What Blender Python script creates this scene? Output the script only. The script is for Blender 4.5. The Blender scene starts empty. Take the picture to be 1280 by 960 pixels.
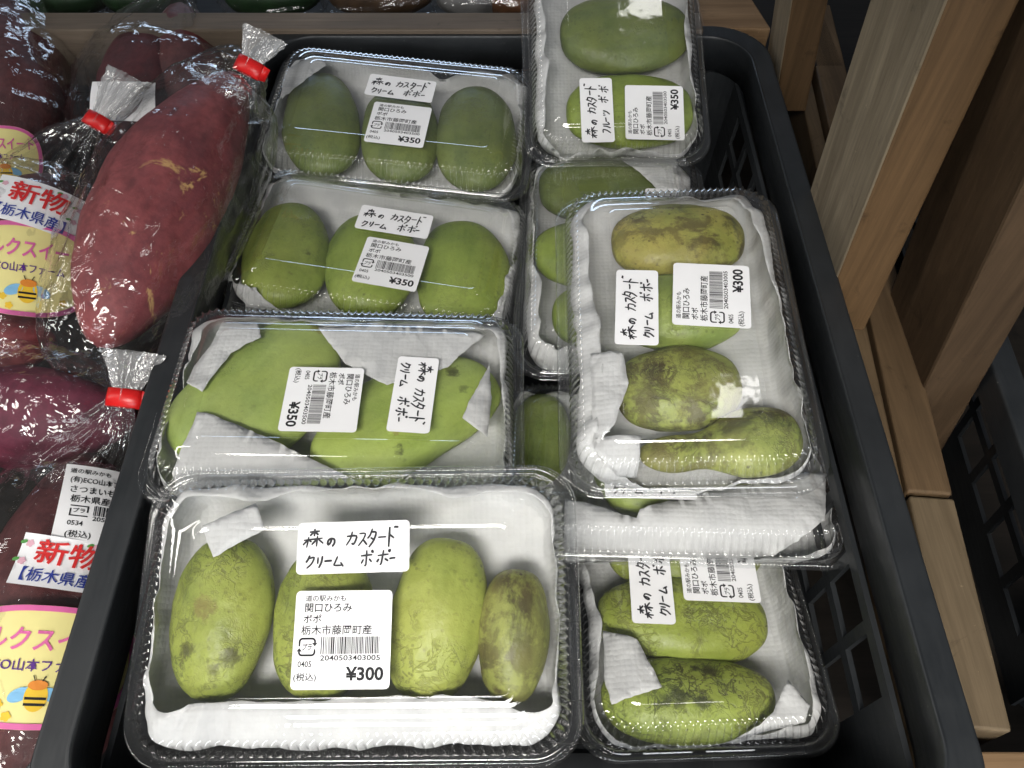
import bpy, bmesh, math, random
from mathutils import Vector, Matrix, noise
from mathutils.bvhtree import BVHTree

random.seed(7)
S = bpy.context.scene
COL = S.collection
rad = math.radians

# ------------------------------------------------------------------ camera
FOC, PITCH, CAMH = 1035.0, rad(55), 0.40
cam = bpy.data.cameras.new("camera")
cam.sensor_width = 36.0
cam.lens = 36.0 * FOC / 1280.0
cam.clip_start, cam.clip_end = 0.01, 50.0
cam_o = bpy.data.objects.new("camera", cam)
COL.objects.link(cam_o)
cam_o.location = (0, 0, CAMH)
cam_o.rotation_euler = (math.pi / 2 - PITCH, 0, 0)
S.camera = cam_o

# ------------------------------------------------------------------ world
W = bpy.data.worlds.new("World")
S.world = W
W.use_nodes = True
nt = W.node_tree
nt.nodes.clear()
wo = nt.nodes.new("ShaderNodeOutputWorld")
bg = nt.nodes.new("ShaderNodeBackground")
tc = nt.nodes.new("ShaderNodeTexCoord")
sx = nt.nodes.new("ShaderNodeSeparateXYZ")
cr = nt.nodes.new("ShaderNodeValToRGB")
cr.color_ramp.elements[0].position = 0.35
cr.color_ramp.elements[0].color = (0.10, 0.085, 0.07, 1)
cr.color_ramp.elements[1].position = 0.75
cr.color_ramp.elements[1].color = (0.55, 0.60, 0.68, 1)
mp = nt.nodes.new("ShaderNodeMapRange")
mp.inputs[1].default_value = -1
nt.links.new(tc.outputs["Generated"], sx.inputs[0])
ma = nt.nodes.new("ShaderNodeMath")
ma.operation = 'MULTIPLY_ADD'
ma.inputs[1].default_value = -0.45
nt.links.new(sx.outputs["Y"], ma.inputs[0])
nt.links.new(sx.outputs["Z"], ma.inputs[2])
nt.links.new(ma.outputs[0], mp.inputs[0])
nt.links.new(mp.outputs[0], cr.inputs[0])
nt.links.new(cr.outputs[0], bg.inputs[0])
bg.inputs[1].default_value = 0.165
nt.links.new(bg.outputs[0], wo.inputs[0])


# ------------------------------------------------------------------ lamps of the shop and added sources
def aim(o, target):
    o.rotation_euler = (Vector(target) - o.location).to_track_quat('-Z', 'Y').to_euler()


def lamp(name, kind, loc, target, power, colour, **kw):
    l = bpy.data.lights.new(name, kind)
    l.energy = power
    l.color = colour
    for k, v in kw.items():
        setattr(l, k, v)
    o = bpy.data.objects.new(name, l)
    COL.objects.link(o)
    o.location = loc
    aim(o, target)
    return o


lamp("ceiling_panel_front", 'AREA', (-0.14, -0.76, 1.15), (0.085, 0.05, -0.05), 2.8, (1.0, 0.965, 0.91),
     shape='RECTANGLE', size=0.9, size_y=0.30, spread=rad(47))
lamp("ceiling_tube_front", 'AREA', (0.1, -1.5, 1.9), (0, 0.2, 0), 3, (1.0, 0.97, 0.92), shape='RECTANGLE', size=1.4, size_y=0.10)
lamp("ceiling_tube_side", 'AREA', (-1.35, 0.25, 0.95), (0.1, 0.3, 0), 6, (1.0, 0.97, 0.92), shape='RECTANGLE', size=0.10, size_y=1.5)  # added fill, set low at the left to brighten the post sides
lamp("ceiling_panel_back", 'AREA', (0.405, 1.21, 1.9), (0.2, 0.5, 0), 0.20, (1.0, 0.98, 0.95), shape='RECTANGLE', size=0.09, size_y=0.10)
lamp("shop_window_behind_viewer", 'AREA', (0.3, -2.3, 0.75), (0, 0.3, 0), 38, (0.95, 0.97, 1.0), shape='RECTANGLE', size=2.2, size_y=0.6)  # added unseen source, gives the lid ribs their glints
lamp("window_light", 'AREA', (-0.35, 2.5, 0.50), (0, 0.4, 0), 6, (0.62, 0.78, 1.0), shape='RECTANGLE', size=1.4, size_y=0.30)

S.view_settings.view_transform = 'Standard'
S.view_settings.look = 'None'
S.view_settings.exposure = 0.0
S.view_settings.gamma = 1.0
S.render.engine = 'CYCLES'
S.cycles.max_bounces = 10
S.cycles.transparent_max_bounces = 48
S.cycles.transmission_bounces = 8
S.cycles.glossy_bounces = 4
S.cycles.caustics_reflective = False
S.cycles.caustics_refractive = False
S.cycles.sample_clamp_indirect = 4.0
try:
    S.cycles.use_denoising = True
    S.cycles.denoiser = 'OPENIMAGEDENOISE'
except Exception:
    pass


# ------------------------------------------------------------------ small helpers
def ray_dir(u, v):
    a, b = (u - 640) / FOC, (v - 480) / FOC
    f = Vector((0, math.cos(PITCH), -math.sin(PITCH)))
    up = Vector((0, math.sin(PITCH), math.cos(PITCH)))
    return f + Vector((1, 0, 0)) * a - up * b


CAM = Vector((0, 0, CAMH))


def at(u, v, z):
    d = ray_dir(u, v)
    return CAM + d * ((z - CAMH) / d.z)


def link(name, me, mat=None, parent=None, smooth=True):
    o = bpy.data.objects.new(name, me)
    COL.objects.link(o)
    if mat and not me.materials:
        me.materials.append(mat)
    if smooth:
        me.shade_smooth()
    if parent is not None:
        o.parent = parent
    return o


def mesh(verts, faces):
    me = bpy.data.meshes.new("m")
    me.from_pydata([tuple(v) for v in verts], [], faces)
    me.update()
    return me


def tag(o, label, cat, group=None, kind=None):
    o["label"] = label
    o["category"] = cat
    if group:
        o["group"] = group
    if kind:
        o["kind"] = kind
    return o


def empty(name, loc=(0, 0, 0), rot=(0, 0, 0)):
    o = bpy.data.objects.new(name, None)
    o.empty_display_size = 0.02
    COL.objects.link(o)
    o.location = loc
    o.rotation_euler = rot
    return o


def fbm(p, s, o=3):
    return noise.fractal(Vector(p) * s, 0.6, 2.0, o)


# ------------------------------------------------------------------ materials
def new_mat(name):
    m = bpy.data.materials.new(name)
    m.use_nodes = True
    n = m.node_tree
    for x in list(n.nodes):
        n.nodes.remove(x)
    out = n.nodes.new("ShaderNodeOutputMaterial")
    return m, n, out


class G:
    """tiny node builder"""

    def __init__(s, n):
        s.n = n
        s.L = n.links.new

    def node(s, t, **kw):
        x = s.n.nodes.new(t)
        for k, v in kw.items():
            if k.startswith("i_"):
                x.inputs[k[2:].replace("_", " ")].default_value = v
            else:
                setattr(x, k, v)
        return x

    def coord(s, scale=(1, 1, 1), which="Object", loc=(0, 0, 0)):
        t = s.node("ShaderNodeTexCoord")
        m = s.node("ShaderNodeMapping")
        m.inputs["Scale"].default_value = scale
        m.inputs["Location"].default_value = loc
        s.L(t.outputs[which], m.inputs[0])
        return m.outputs[0]

    def noise(s, vec, scale, detail=4, rough=0.55, dist=0.0):
        x = s.node("ShaderNodeTexNoise")
        x.inputs["Scale"].default_value = scale
        x.inputs["Detail"].default_value = detail
        x.inputs["Roughness"].default_value = rough
        x.inputs["Distortion"].default_value = dist
        s.L(vec, x.inputs["Vector"])
        return x.outputs["Fac"]

    def voro(s, vec, scale, feature='F1', rnd=1.0):
        x = s.node("ShaderNodeTexVoronoi", feature=feature)
        x.inputs["Scale"].default_value = scale
        x.inputs["Randomness"].default_value = rnd
        s.L(vec, x.inputs["Vector"])
        return x.outputs["Distance"]

    def ramp(s, fac, stops):
        x = s.node("ShaderNodeValToRGB")
        e = x.color_ramp.elements
        while len(e) < len(stops):
            e.new(0.5)
        for k, (p, c) in enumerate(stops):
            e[k].position = p
            if not hasattr(c, "__len__"):
                c = (c, c, c)
            e[k].color = (*c, 1)
        s.L(fac, x.inputs[0])
        return x.outputs[0]

    def mix(s, fac, a, b, mode='MIX'):
        x = s.node("ShaderNodeMix", data_type='RGBA', blend_type=mode)
        for sock, v in ((x.inputs[0], fac), (x.inputs[6], a), (x.inputs[7], b)):
            if hasattr(v, "links"):
                s.L(v, sock)
            elif hasattr(v, "__len__"):
                sock.default_value = (*v, 1)
            else:
                sock.default_value = v
        return x.outputs[2]

    def math(s, op, a, b=0.0):
        x = s.node("ShaderNodeMath", operation=op)
        for sock, v in ((x.inputs[0], a), (x.inputs[1], b)):
            if hasattr(v, "links"):
                s.L(v, sock)
            else:
                sock.default_value = v
        return x.outputs[0]

    def bump(s, h, strength=0.3, dist=0.001):
        x = s.node("ShaderNodeBump")
        x.inputs["Strength"].default_value = strength
        x.inputs["Distance"].default_value = dist
        s.L(h, x.inputs["Height"])
        return x.outputs[0]


def bsdf(g, out, base, rough=0.5, normal=None, spec=0.5, **kw):
    b = g.node("ShaderNodeBsdfPrincipled")
    for sock, v in ((b.inputs["Base Color"], base), (b.inputs["Roughness"], rough)):
        if hasattr(v, "links"):
            g.L(v, sock)
        elif hasattr(v, "__len__"):
            sock.default_value = (*v, 1)
        else:
            sock.default_value = v
    b.inputs["Specular IOR Level"].default_value = spec
    if normal is not None:
        g.L(normal, b.inputs["Normal"])
    for k, v in kw.items():
        b.inputs[k.replace("_", " ")].default_value = v
    g.L(b.outputs[0], out.inputs[0])
    return b


def plain(name, c, rough=0.5, spec=0.5, var=0.08, vs=60):
    m, n, out = new_mat(name)
    g = G(n)
    f = g.noise(g.coord(), vs, 5)
    lo = tuple(x * (1 - var) for x in c)
    hi = tuple(min(1, x * (1 + var)) for x in c)
    bsdf(g, out, g.ramp(f, [(0.3, lo), (0.7, hi)]), rough, None, spec)
    return m


def clear_film(name, base, edge, power, rough, tint, bump=None, haze=0.0):
    """thin clear plastic: transparent with a mirror-like coat that grows towards grazing angles"""
    m, n, out = new_mat(name)
    g = G(n)
    tr = g.node("ShaderNodeBsdfTransparent")
    tr.inputs[0].default_value = (*tint, 1)
    gl = g.node("ShaderNodeBsdfGlossy")
    gl.inputs["Roughness"].default_value = rough
    gl.inputs["Color"].default_value = (1, 1, 1, 1)
    lw = g.node("ShaderNodeLayerWeight")
    lw.inputs["Blend"].default_value = 0.5
    nrm = None
    if bump:
        nrm = bump(g)
        g.L(nrm, gl.inputs["Normal"])
        g.L(nrm, lw.inputs["Normal"])
    p = g.math('POWER', lw.outputs["Facing"], power)
    f = g.math('ADD', g.math('MULTIPLY', p, edge), base)
    mx = g.node("ShaderNodeMixShader")
    g.L(f, mx.inputs[0])
    g.L(tr.outputs[0], mx.inputs[1])
    g.L(gl.outputs[0], mx.inputs[2])
    last = mx
    if haze > 0:
        df = g.node("ShaderNodeBsdfDiffuse")
        df.inputs[0].default_value = (0.9, 0.9, 0.9, 1)
        m2 = g.node("ShaderNodeMixShader")
        m2.inputs[0].default_value = haze
        g.L(mx.outputs[0], m2.inputs[1])
        g.L(df.outputs[0], m2.inputs[2])
        last = m2
    g.L(last.outputs[0], out.inputs[0])
    return m


def lid_bump(g):
    c = g.coord()
    return g.bump(g.noise(c, 70, 2), 0.05, 0.002)


def film_bump(g):
    c = g.coord()
    v = g.voro(c, 22, 'DISTANCE_TO_EDGE')
    v2 = g.noise(c, 38, 3, 0.55, 1.2)
    h = g.math('ADD', g.math('MULTIPLY', g.ramp(v, [(0.0, 1.0), (0.12, 0.0)]), 0.6), g.math('MULTIPLY', v2, 1.6))
    return g.bump(h, 0.5, 0.004)


M_LID = clear_film("clear_plastic", 0.072, 0.85, 2.4, 0.045, (0.965, 0.97, 0.97), lid_bump, 0.008)
M_TRAY = clear_film("clear_tray_plastic", 0.05, 0.7, 2.6, 0.09, (0.95, 0.955, 0.955), lid_bump, 0.01)
M_FILM = clear_film("clear_film", 0.05, 0.55, 2.6, 0.10, (0.97, 0.97, 0.97), film_bump, 0.006)
M_TUFT = clear_film("bunched_film", 0.10, 0.7, 2.2, 0.12, (0.93, 0.93, 0.93), film_bump, 0.16)


def m_paper():
    m, n, out = new_mat("kitchen_paper")
    g = G(n)
    c = g.coord()
    v = g.voro(c, 330, 'F1', 0.25)
    f = g.noise(c, 60, 4)
    cre = g.voro(g.coord(), 48, 'DISTANCE_TO_EDGE')
    h = g.math('ADD', g.math('MULTIPLY', v, -1.0), g.math('MULTIPLY', f, 1.4))
    h = g.math('ADD', h, g.math('MULTIPLY', g.ramp(cre, [(0.0, 1.0), (0.16, 0.0)]), 0.55))
    col = g.ramp(f, [(0.3, (0.61, 0.61, 0.61)), (0.7, (0.71, 0.71, 0.70))])
    b = bsdf(g, out, col, 0.9, g.bump(h, 0.30, 0.0013), 0.1)
    return m


M_PAPER = m_paper()
M_LABEL = plain("label_paper", (0.86, 0.86, 0.87), 0.45, 0.4, 0.02)
M_INK = plain("black_ink", (0.018, 0.018, 0.02), 0.6, 0.2, 0.2)
M_PEN = plain("marker_ink", (0.03, 0.03, 0.035), 0.5, 0.3, 0.3, 400)


def m_crate():
    m, n, out = new_mat("black_crate_plastic")
    g = G(n)
    c = g.coord()
    f = g.noise(c, 14, 6, 0.65)
    f2 = g.noise(g.coord((1, 0.15, 1)), 160, 4, 0.7)
    dust = g.noise(c, 420, 2, 0.5)
    col = g.mix(g.ramp(f, [(0.35, 0.0), (0.75, 0.6)]), (0.014, 0.016, 0.018), (0.034, 0.037, 0.040))
    col = g.mix(g.ramp(dust, [(0.75, 0.0), (0.80, 0.4)]), col, (0.20, 0.20, 0.19))
    scr = g.noise(g.coord((1, .03, 1), 'Object', (2, 0, 0)), 260, 3, 0.5, 0.3)
    scr2 = g.noise(g.coord((.05, 1, 1), 'Object', (5, 1, 0)), 240, 3, 0.5, 0.4)
    wear = g.ramp(g.noise(c, 22, 3), [(0.45, 0.0), (0.62, 1.0)])
    sm = g.math('MULTIPLY', g.math('MAXIMUM', g.ramp(scr, [(0.70, 0.0), (0.76, .45)]), g.ramp(scr2, [(0.71, 0.0), (0.77, .35)])), wear)
    col = g.mix(sm, col, (0.13, 0.13, 0.13))
    r = g.ramp(f2, [(0.3, 0.34), (0.7, 0.55)])
    bsdf(g, out, col, r, g.bump(f2, 0.12, 0.0006), 0.5)
    return m


M_CRATE = m_crate()


def m_wood(name, dark, light, axis, seed=0.0, rough=0.62):
    m, n, out = new_mat(name)
    g = G(n)
    sc = [1.0, 1.0, 1.0]
    sc[axis] = 0.045
    c = g.coord(tuple(sc), "Object", (seed, seed * .7, seed * .3))
    f = g.noise(c, 75, 6, 0.65, 0.6)
    f2 = g.noise(c, 420, 3, 0.6)
    blot = g.noise(g.coord((1, 1, 1), "Object", (seed, 0, 0)), 9, 4)
    a = g.mix(g.ramp(f, [(0.3, 0.0), (0.7, 1.0)]), dark, light)
    a = g.mix(g.ramp(f2, [(0.40, 0.22), (0.60, 0.0)]), a, tuple(x * .45 for x in dark))
    a = g.mix(g.ramp(blot, [(0.35, 0.45), (0.65, 0.0)]), a, tuple(x * .6 for x in dark))
    dent = g.noise(g.coord((1, 1, 1), "Object", (seed * 2, 1, 0)), 38, 6, 0.7, 0.5)
    a = g.mix(g.ramp(dent, [(0.60, 0.0), (0.70, 0.55)]), a, tuple(x * .35 for x in dark))
    scuff = g.noise(g.coord((1, 1, 1), "Object", (seed * 3, 2, 0)), 90, 5, 0.7, 0.8)
    a = g.mix(g.ramp(scuff, [(0.68, 0.0), (0.74, 0.5)]), a, tuple(min(1, x * 1.7) for x in light))
    h = g.math('ADD', f, g.math('MULTIPLY', f2, .5))
    bsdf(g, out, a, rough, g.bump(h, 0.25, 0.001), 0.3)
    return m


DK = (0.030, 0.022, 0.012)
BRN = (0.055, 0.032, 0.018)


def m_fruit(name, lo, hi, blot_amt, blot_col, speck, crack, seed, bloom=0.0, warm=None, spots=()):
    m, n, out = new_mat(name)
    g = G(n)
    off = (seed * 1.37, seed * 0.71, seed * 2.13)
    c = g.coord((1, 1, 1), "Object", off)
    f = g.noise(c, 34, 5, 0.55)
    base = g.mix(g.ramp(f, [(0.3, 0.0), (0.7, 1.0)]), lo, hi)
    fine = g.noise(c, 240, 4, 0.6)
    base = g.mix(g.ramp(fine, [(0.35, 0.20), (0.6, 0.0)]), base, tuple(x * .5 for x in lo))
    if warm:
        w = g.noise(c, 22, 3)
        base = g.mix(g.ramp(w, [(0.45, 0.0), (0.68, 0.8)]), base, warm)
    # dark bruises with ragged edges
    b1 = g.noise(c, 42, 7, 0.68, 0.4)
    t = 0.72 - 0.24 * blot_amt
    base = g.mix(g.ramp(b1, [(t, 0.0), (t + 0.09, 0.85)]), base, blot_col)
    # thin branching cracks, in patches
    n1 = g.noise(c, 75, 5, 0.62, 0.8)
    n2 = g.noise(g.coord((1, 1, 1), "Object", tuple(o + 3.3 for o in off)), 110, 4, 0.6, 0.6)
    l1 = g.ramp(g.math('ABSOLUTE', g.math('SUBTRACT', n1, 0.5)), [(0.0, 1.0), (0.010, 0.9), (0.034, 0.0)])
    l2 = g.ramp(g.math('ABSOLUTE', g.math('SUBTRACT', n2, 0.5)), [(0.0, 0.9), (0.030, 0.0)])
    msk = g.ramp(g.noise(c, 26, 4), [(0.60 - .20 * crack, 0.0), (0.70 - .20 * crack, 1.0)])
    line = g.math('MULTIPLY', g.math('MAXIMUM', l1, l2), msk)
    base = g.mix(g.math('MULTIPLY', line, min(0.95, crack * .9)), base, tuple(x * .9 for x in blot_col))
    # specks
    s1 = g.voro(c, 230, 'F1')
    sm = g.ramp(g.noise(c, 55, 3), [(0.42, 0.0), (0.60, 1.0)])
    sp = g.math('MULTIPLY', g.ramp(s1, [(0.16, 1.0), (0.26, 0.0)]), sm)
    base = g.mix(g.math('MULTIPLY', sp, speck), base, blot_col)
    fl1 = g.noise(c, 300, 4, 0.6)
    flm = g.ramp(g.noise(g.coord((1, 1, 1), "Object", tuple(o + 5.1 for o in off)), 48, 4), [(0.40, 0.15), (0.62, 1.0)])
    base = g.mix(g.math('MULTIPLY', g.math('MULTIPLY', g.ramp(fl1, [(0.58, 0.0), (0.68, 1.0)]), flm), min(.9, .25 + speck * .6)), base, tuple(x * 1.2 for x in BRN))
    if bloom > 0:
        bl = g.noise(c, 18, 4)
        base = g.mix(g.ramp(bl, [(0.40, 0.0), (0.75, bloom)]), base, (0.30, 0.38, 0.28))
    for sp_ in spots:           # single scars, at a place of the skin given in metres
        dv = g.node("ShaderNodeVectorMath", operation='DISTANCE')
        t0 = g.node("ShaderNodeTexCoord")
        g.L(t0.outputs["Object"], dv.inputs[0])
        dv.inputs[1].default_value = sp_[:3]
        q = g.math('ADD', g.math('DIVIDE', dv.outputs["Value"], sp_[3]), g.math('MULTIPLY', g.math('SUBTRACT', g.noise(c, 210, 6, 0.75), 0.5), 2.7))
        base = g.mix(g.ramp(q, [(0.25, 0.96), (0.60, 0.75), (0.95, 0.0)]), base, sp_[4] if len(sp_) > 4 else (0.022, 0.018, 0.012))
    pat = g.noise(g.coord((1, 1, 1), "Object", tuple(o + 7.7 for o in off)), 17, 3)
    base = g.mix(g.ramp(pat, [(0.45, 0.0), (0.72, 0.45)]), base, (hi[0] * 1.10, hi[1] * .98, hi[2] * .9))
    base = g.mix(g.ramp(pat, [(0.28, 0.40), (0.48, 0.0)]), base, (lo[0] * .62, lo[1] * .78, lo[2] * .8))
    streak = g.noise(g.coord((.25, 1, 1), "Object", off), 60, 3)
    base = g.mix(g.ramp(streak, [(0.42, 0.0), (0.66, 0.35)]), base, tuple(min(1, x * 1.22) for x in hi))
    h = g.math('ADD', g.math('MULTIPLY', f, 1.0), g.math('MULTIPLY', fine, .35))
    h = g.math('SUBTRACT', h, g.math('MULTIPLY', line, .25))
    bsdf(g, out, base, g.ramp(fine, [(0.3, 0.36), (0.7, 0.52)]), g.bump(h, 0.55, 0.0022), 0.45)
    return m


def m_potato(name, lo, hi, scar, seed, scar_amt=0.5):
    m, n, out = new_mat(name)
    g = G(n)
    c = g.coord((1, 1, 1), "Object", (seed, seed * .37, seed * 1.9))
    f = g.noise(c, 28, 6, 0.6)
    base = g.mix(g.ramp(f, [(0.3, 0.0), (0.72, 1.0)]), lo, hi)
    fine = g.noise(c, 160, 5, 0.65)
    base = g.mix(g.ramp(fine, [(0.38, 0.4), (0.6, 0.0)]), base, tuple(x * .5 for x in lo))
    s = g.noise(c, 20, 7, 0.68, 1.2)
    base = g.mix(g.ramp(s, [(0.70 - .08 * scar_amt, 0.0), (0.74 - .08 * scar_amt, 0.8)]), base, scar)
    eye = g.voro(g.coord((1, 1, .35), "Object", (seed, 0, 0)), 34, 'F1')
    base = g.mix(g.ramp(eye, [(0.03, 0.7), (0.12, 0.0)]), base, tuple(x * .3 for x in lo))
    h = g.math('ADD', f, g.math('MULTIPLY', fine, .3))
    bsdf(g, out, base, 0.55, g.bump(h, 0.5, 0.003), 0.3)
    return m


# ------------------------------------------------------------------ table, shelf and crates (the setting)
def box(bm, lo, hi, bev=0.0):
    r = bmesh.ops.create_cube(bm, size=1)
    c = [(a + b) / 2 for a, b in zip(lo, hi)]
    d = [abs(b - a) for a, b in zip(lo, hi)]
    for v in r['verts']:
        v.co = Vector([v.co[k] * d[k] + c[k] for k in range(3)])
    if bev > 0:
        es = {e for v in r['verts'] for e in v.link_edges}
        bmesh.ops.bevel(bm, geom=list(es), offset=bev, segments=2, profile=0.5, affect='EDGES')


def bm_mesh(bm):
    me = bpy.data.meshes.new("m")
    bm.to_mesh(me)
    bm.free()
    return me


M_TABLE = m_wood("dark_table_wood", (0.010, 0.008, 0.006), (0.022, 0.017, 0.013), 0, 3.1)
bm = bmesh.new()
box(bm, (-2.0, -1.0, -0.20), (2.0, 2.4, -0.165))
t = link("table", bm_mesh(bm), M_TABLE, smooth=False)
t["kind"] = "structure"


def rring(hx, hy, r, nx, ny, nc):
    """rounded rectangle, counter-clockwise from the front-left; returns (x, y, normal x, normal y)"""
    r = min(r, hx - 1e-4, hy - 1e-4)
    out = []

    def seg(p, q, n, nrm):
        for k in range(n):
            a = k / n
            out.append((p[0] + (q[0] - p[0]) * a, p[1] + (q[1] - p[1]) * a, *nrm))

    def arc(cx, cy, a0, n):
        for k in range(n):
            a = a0 + math.pi / 2 * k / n
            out.append((cx + r * math.cos(a), cy + r * math.sin(a), math.cos(a), math.sin(a)))

    seg((-hx + r, -hy), (hx - r, -hy), nx, (0, -1))
    arc(hx - r, -hy + r, -math.pi / 2, nc)
    seg((hx, -hy + r), (hx, hy - r), ny, (1, 0))
    arc(hx - r, hy - r, 0, nc)
    seg((hx - r, hy), (-hx + r, hy), nx, (0, 1))
    arc(-hx + r, hy - r, math.pi / 2, nc)
    seg((-hx, hy - r), (-hx, -hy + r), ny, (-1, 0))
    arc(-hx + r, -hy + r, math.pi, nc)
    return out


def loft(rings, cap=True, closed=True):
    verts, faces = [], []
    n = len(rings[0])
    for r in rings:
        verts += r
    for i in range(len(rings) - 1):
        a, b = i * n, (i + 1) * n
        for k in range(n if closed else n - 1):
            k2 = (k + 1) % n
            faces.append((a + k, a + k2, b + k2, b + k))
    if cap:
        c = sum((Vector(v) for v in rings[-1]), Vector()) / n
        verts.append(c)
        b = (len(rings) - 1) * n
        for k in range(n):
            faces.append((b + k, b + (k + 1) % n, len(verts) - 1))
    return verts, faces


CX, CY, CD = 0.214, 0.309, 0.150        # crate half sizes and depth


def crate_meshes():
    # rim: closed loop profile
    prof = [(0.0, -0.024), (0.0, -0.0030), (0.0001, -0.0014), (0.0005, -0.0005), (0.0014, 0.0), (0.0026, 0.0), (0.0145, 0.0), (0.0156, 0.0001),
            (0.0160, 0.0007), (0.0166, 0.0007), (0.0171, 0.0), (0.0173, -0.0016), (0.0174, -0.0040), (0.0180, -0.030), (0.0150, -0.030), (0.0142, -0.006),
            (0.0030, -0.006), (0.0030, -0.024), (0.0, -0.024)]
    rings = []
    for ins, z in prof:
        rings.append([(x, y, z) for x, y, _, _ in rring(CX - ins, CY - ins, 0.045 - ins * .6, 40, 60, 14)])
    rim = mesh(*loft(rings, cap=False))
    # body: tapering walls with window-like openings, ribs and a slatted floor
    bm = bmesh.new()
    ti, th = 0.0176, 0.0030
    nz = 4
    zs = [-0.030, -0.034, -0.038, -0.066, -0.073, -0.101, -0.107, -CD]

    def wall(p, q, inward, cells):
        p, q, inward = Vector((*p, 0)), Vector((*q, 0)), Vector(inward)
        ln = (q - p).length
        xs = [0.0]
        edge = 0.034
        w = (ln - 2 * edge)
        cw = w / cells
        marks = [(0, edge, False)]
        for k in range(cells):
            a = edge + k * cw
            marks.append((a, a + 0.007, False))
            marks.append((a + 0.007, a + cw, True))
        marks.append((ln - edge, ln, False))
        d = (q - p).normalized()
        for zi in range(len(zs) - 1):
            z0, z1 = zs[zi], zs[zi + 1]
            opening = zi in (2, 4)
            for a, b, hole in marks:
                if hole and opening:
                    continue
                o0 = inward * (0.010 * (-z0) / CD)
                o1 = inward * (0.010 * (-z1) / CD)
                quad = [p + d * a + o0, p + d * b + o0, p + d * b + o1, p + d * a + o1]
                zz = [z0, z0, z1, z1]
                f = [bm.verts.new((v.x, v.y, z)) for v, z in zip(quad, zz)]
                g_ = [bm.verts.new((v.x + inward.x * th, v.y + inward.y * th, z)) for v, z in zip(quad, zz)]
                bm.faces.new(f)
                bm.faces.new(g_[::-1])
                for k in range(4):
                    bm.faces.new((f[k], g_[k], g_[(k + 1) % 4], f[(k + 1) % 4]))

    x0, y0 = CX - ti, CY - ti
    wall((-x0 + .02, -y0), (x0 - .02, -y0), (0, 1, 0), 8)
    wall((x0, -y0 + .02), (x0, y0 - .02), (-1, 0, 0), 12)
    wall((x0 - .02, y0), (-x0 + .02, y0), (0, -1, 0), 8)
    wall((-x0, y0 - .02), (-x0, -y0 + .02), (1, 0, 0), 12)
    # corner posts, quarter round
    for sx_, sy_ in ((1, 1), (-1, 1), (-1, -1), (1, -1)):
        rows = []
        for z in (-0.030, -CD):
            k = 0.010 * (-z) / CD
            rows.append([(sx_ * (x0 - k - .03 + .03 * math.cos(a)), sy_ * (y0 - k - .03 + .03 * math.sin(a)), z)
                         for a in [math.pi / 2 * j / 10 for j in range(11)]])
        vs = [[bm.verts.new(c) for c in r] for r in rows]
        for j in range(10):
            bm.faces.new((vs[0][j], vs[0][j + 1], vs[1][j + 1], vs[1][j]))
    k = 0.010
    n = 22
    for j in range(n):
        ya = -y0 + k + (2 * y0 - 2 * k) * j / n
        yb = ya + (2 * y0 - 2 * k) / n - .006
        box(bm, (-x0 + k, ya, -CD), (x0 - k, yb, -CD + .004))
    box(bm, (-x0 + k, -y0 + k, -CD - .004), (x0 - k, y0 - k, -CD - .001))
    body = bm_mesh(bm)
    return rim, body


RIM, BODY = crate_meshes()
CRATE_Y = 0.342


def crate(loc, yaw, label):
    e = empty("produce_crate", loc, (0, 0, yaw))
    tag(e, label, "crate", "black plastic produce crates")
    link("rim", RIM, M_CRATE, e)
    link("body", BODY, M_CRATE, e, smooth=False)
    return e


crate((-0.002, CRATE_Y, 0), 0, "black plastic crate holding the clear packs of green pawpaws")
crate((-0.424, CRATE_Y + .012, -0.031), 0, "black plastic crate full of bagged sweet potatoes")
crate((0.528, 0.40, -0.030), rad(-3), "empty dark crate at the far side of the wooden posts")


# ---- wooden rail, beams and posts
def timber(name, pts_bottom, pts_top, mat, label, cat, group=None, bev=0.0015):
    """a length of timber between two four-cornered ends"""
    bm = bmesh.new()
    a = [bm.verts.new(p) for p in pts_bottom]
    b = [bm.verts.new(p) for p in pts_top]
    bm.faces.new(a[::-1])
    bm.faces.new(b)
    for k in range(4):
        bm.faces.new((a[k], a[(k + 1) % 4], b[(k + 1) % 4], b[k]))
    bmesh.ops.recalc_face_normals(bm, faces=bm.faces)
    bmesh.ops.bevel(bm, geom=list(bm.edges), offset=bev, segments=2, profile=0.5, affect='EDGES')
    o = link(name, bm_mesh(bm), mat, smooth=False)
    tag(o, label, cat, group)
    return o


def beam(u0, v0, u1, v1, z, width, thick, mat, label, ext0=0.0, ext1=0.0, name="wooden_beam"):
    """beam whose near-left top edge runs through two picture points at height z, width to the right"""
    p, q = at(u0, v0, z), at(u1, v1, z)
    d = (q - p).normalized()
    p, q = p - d * ext0, q + d * ext1
    n = Vector((d.y, -d.x, 0)) * width
    dn = Vector((0, 0, -thick))
    return timber(name, [p, p + n, p + n + dn, p + dn], [q, q + n, q + n + dn, q + dn], mat, label, "beam", "timbers beside the crate")


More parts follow.
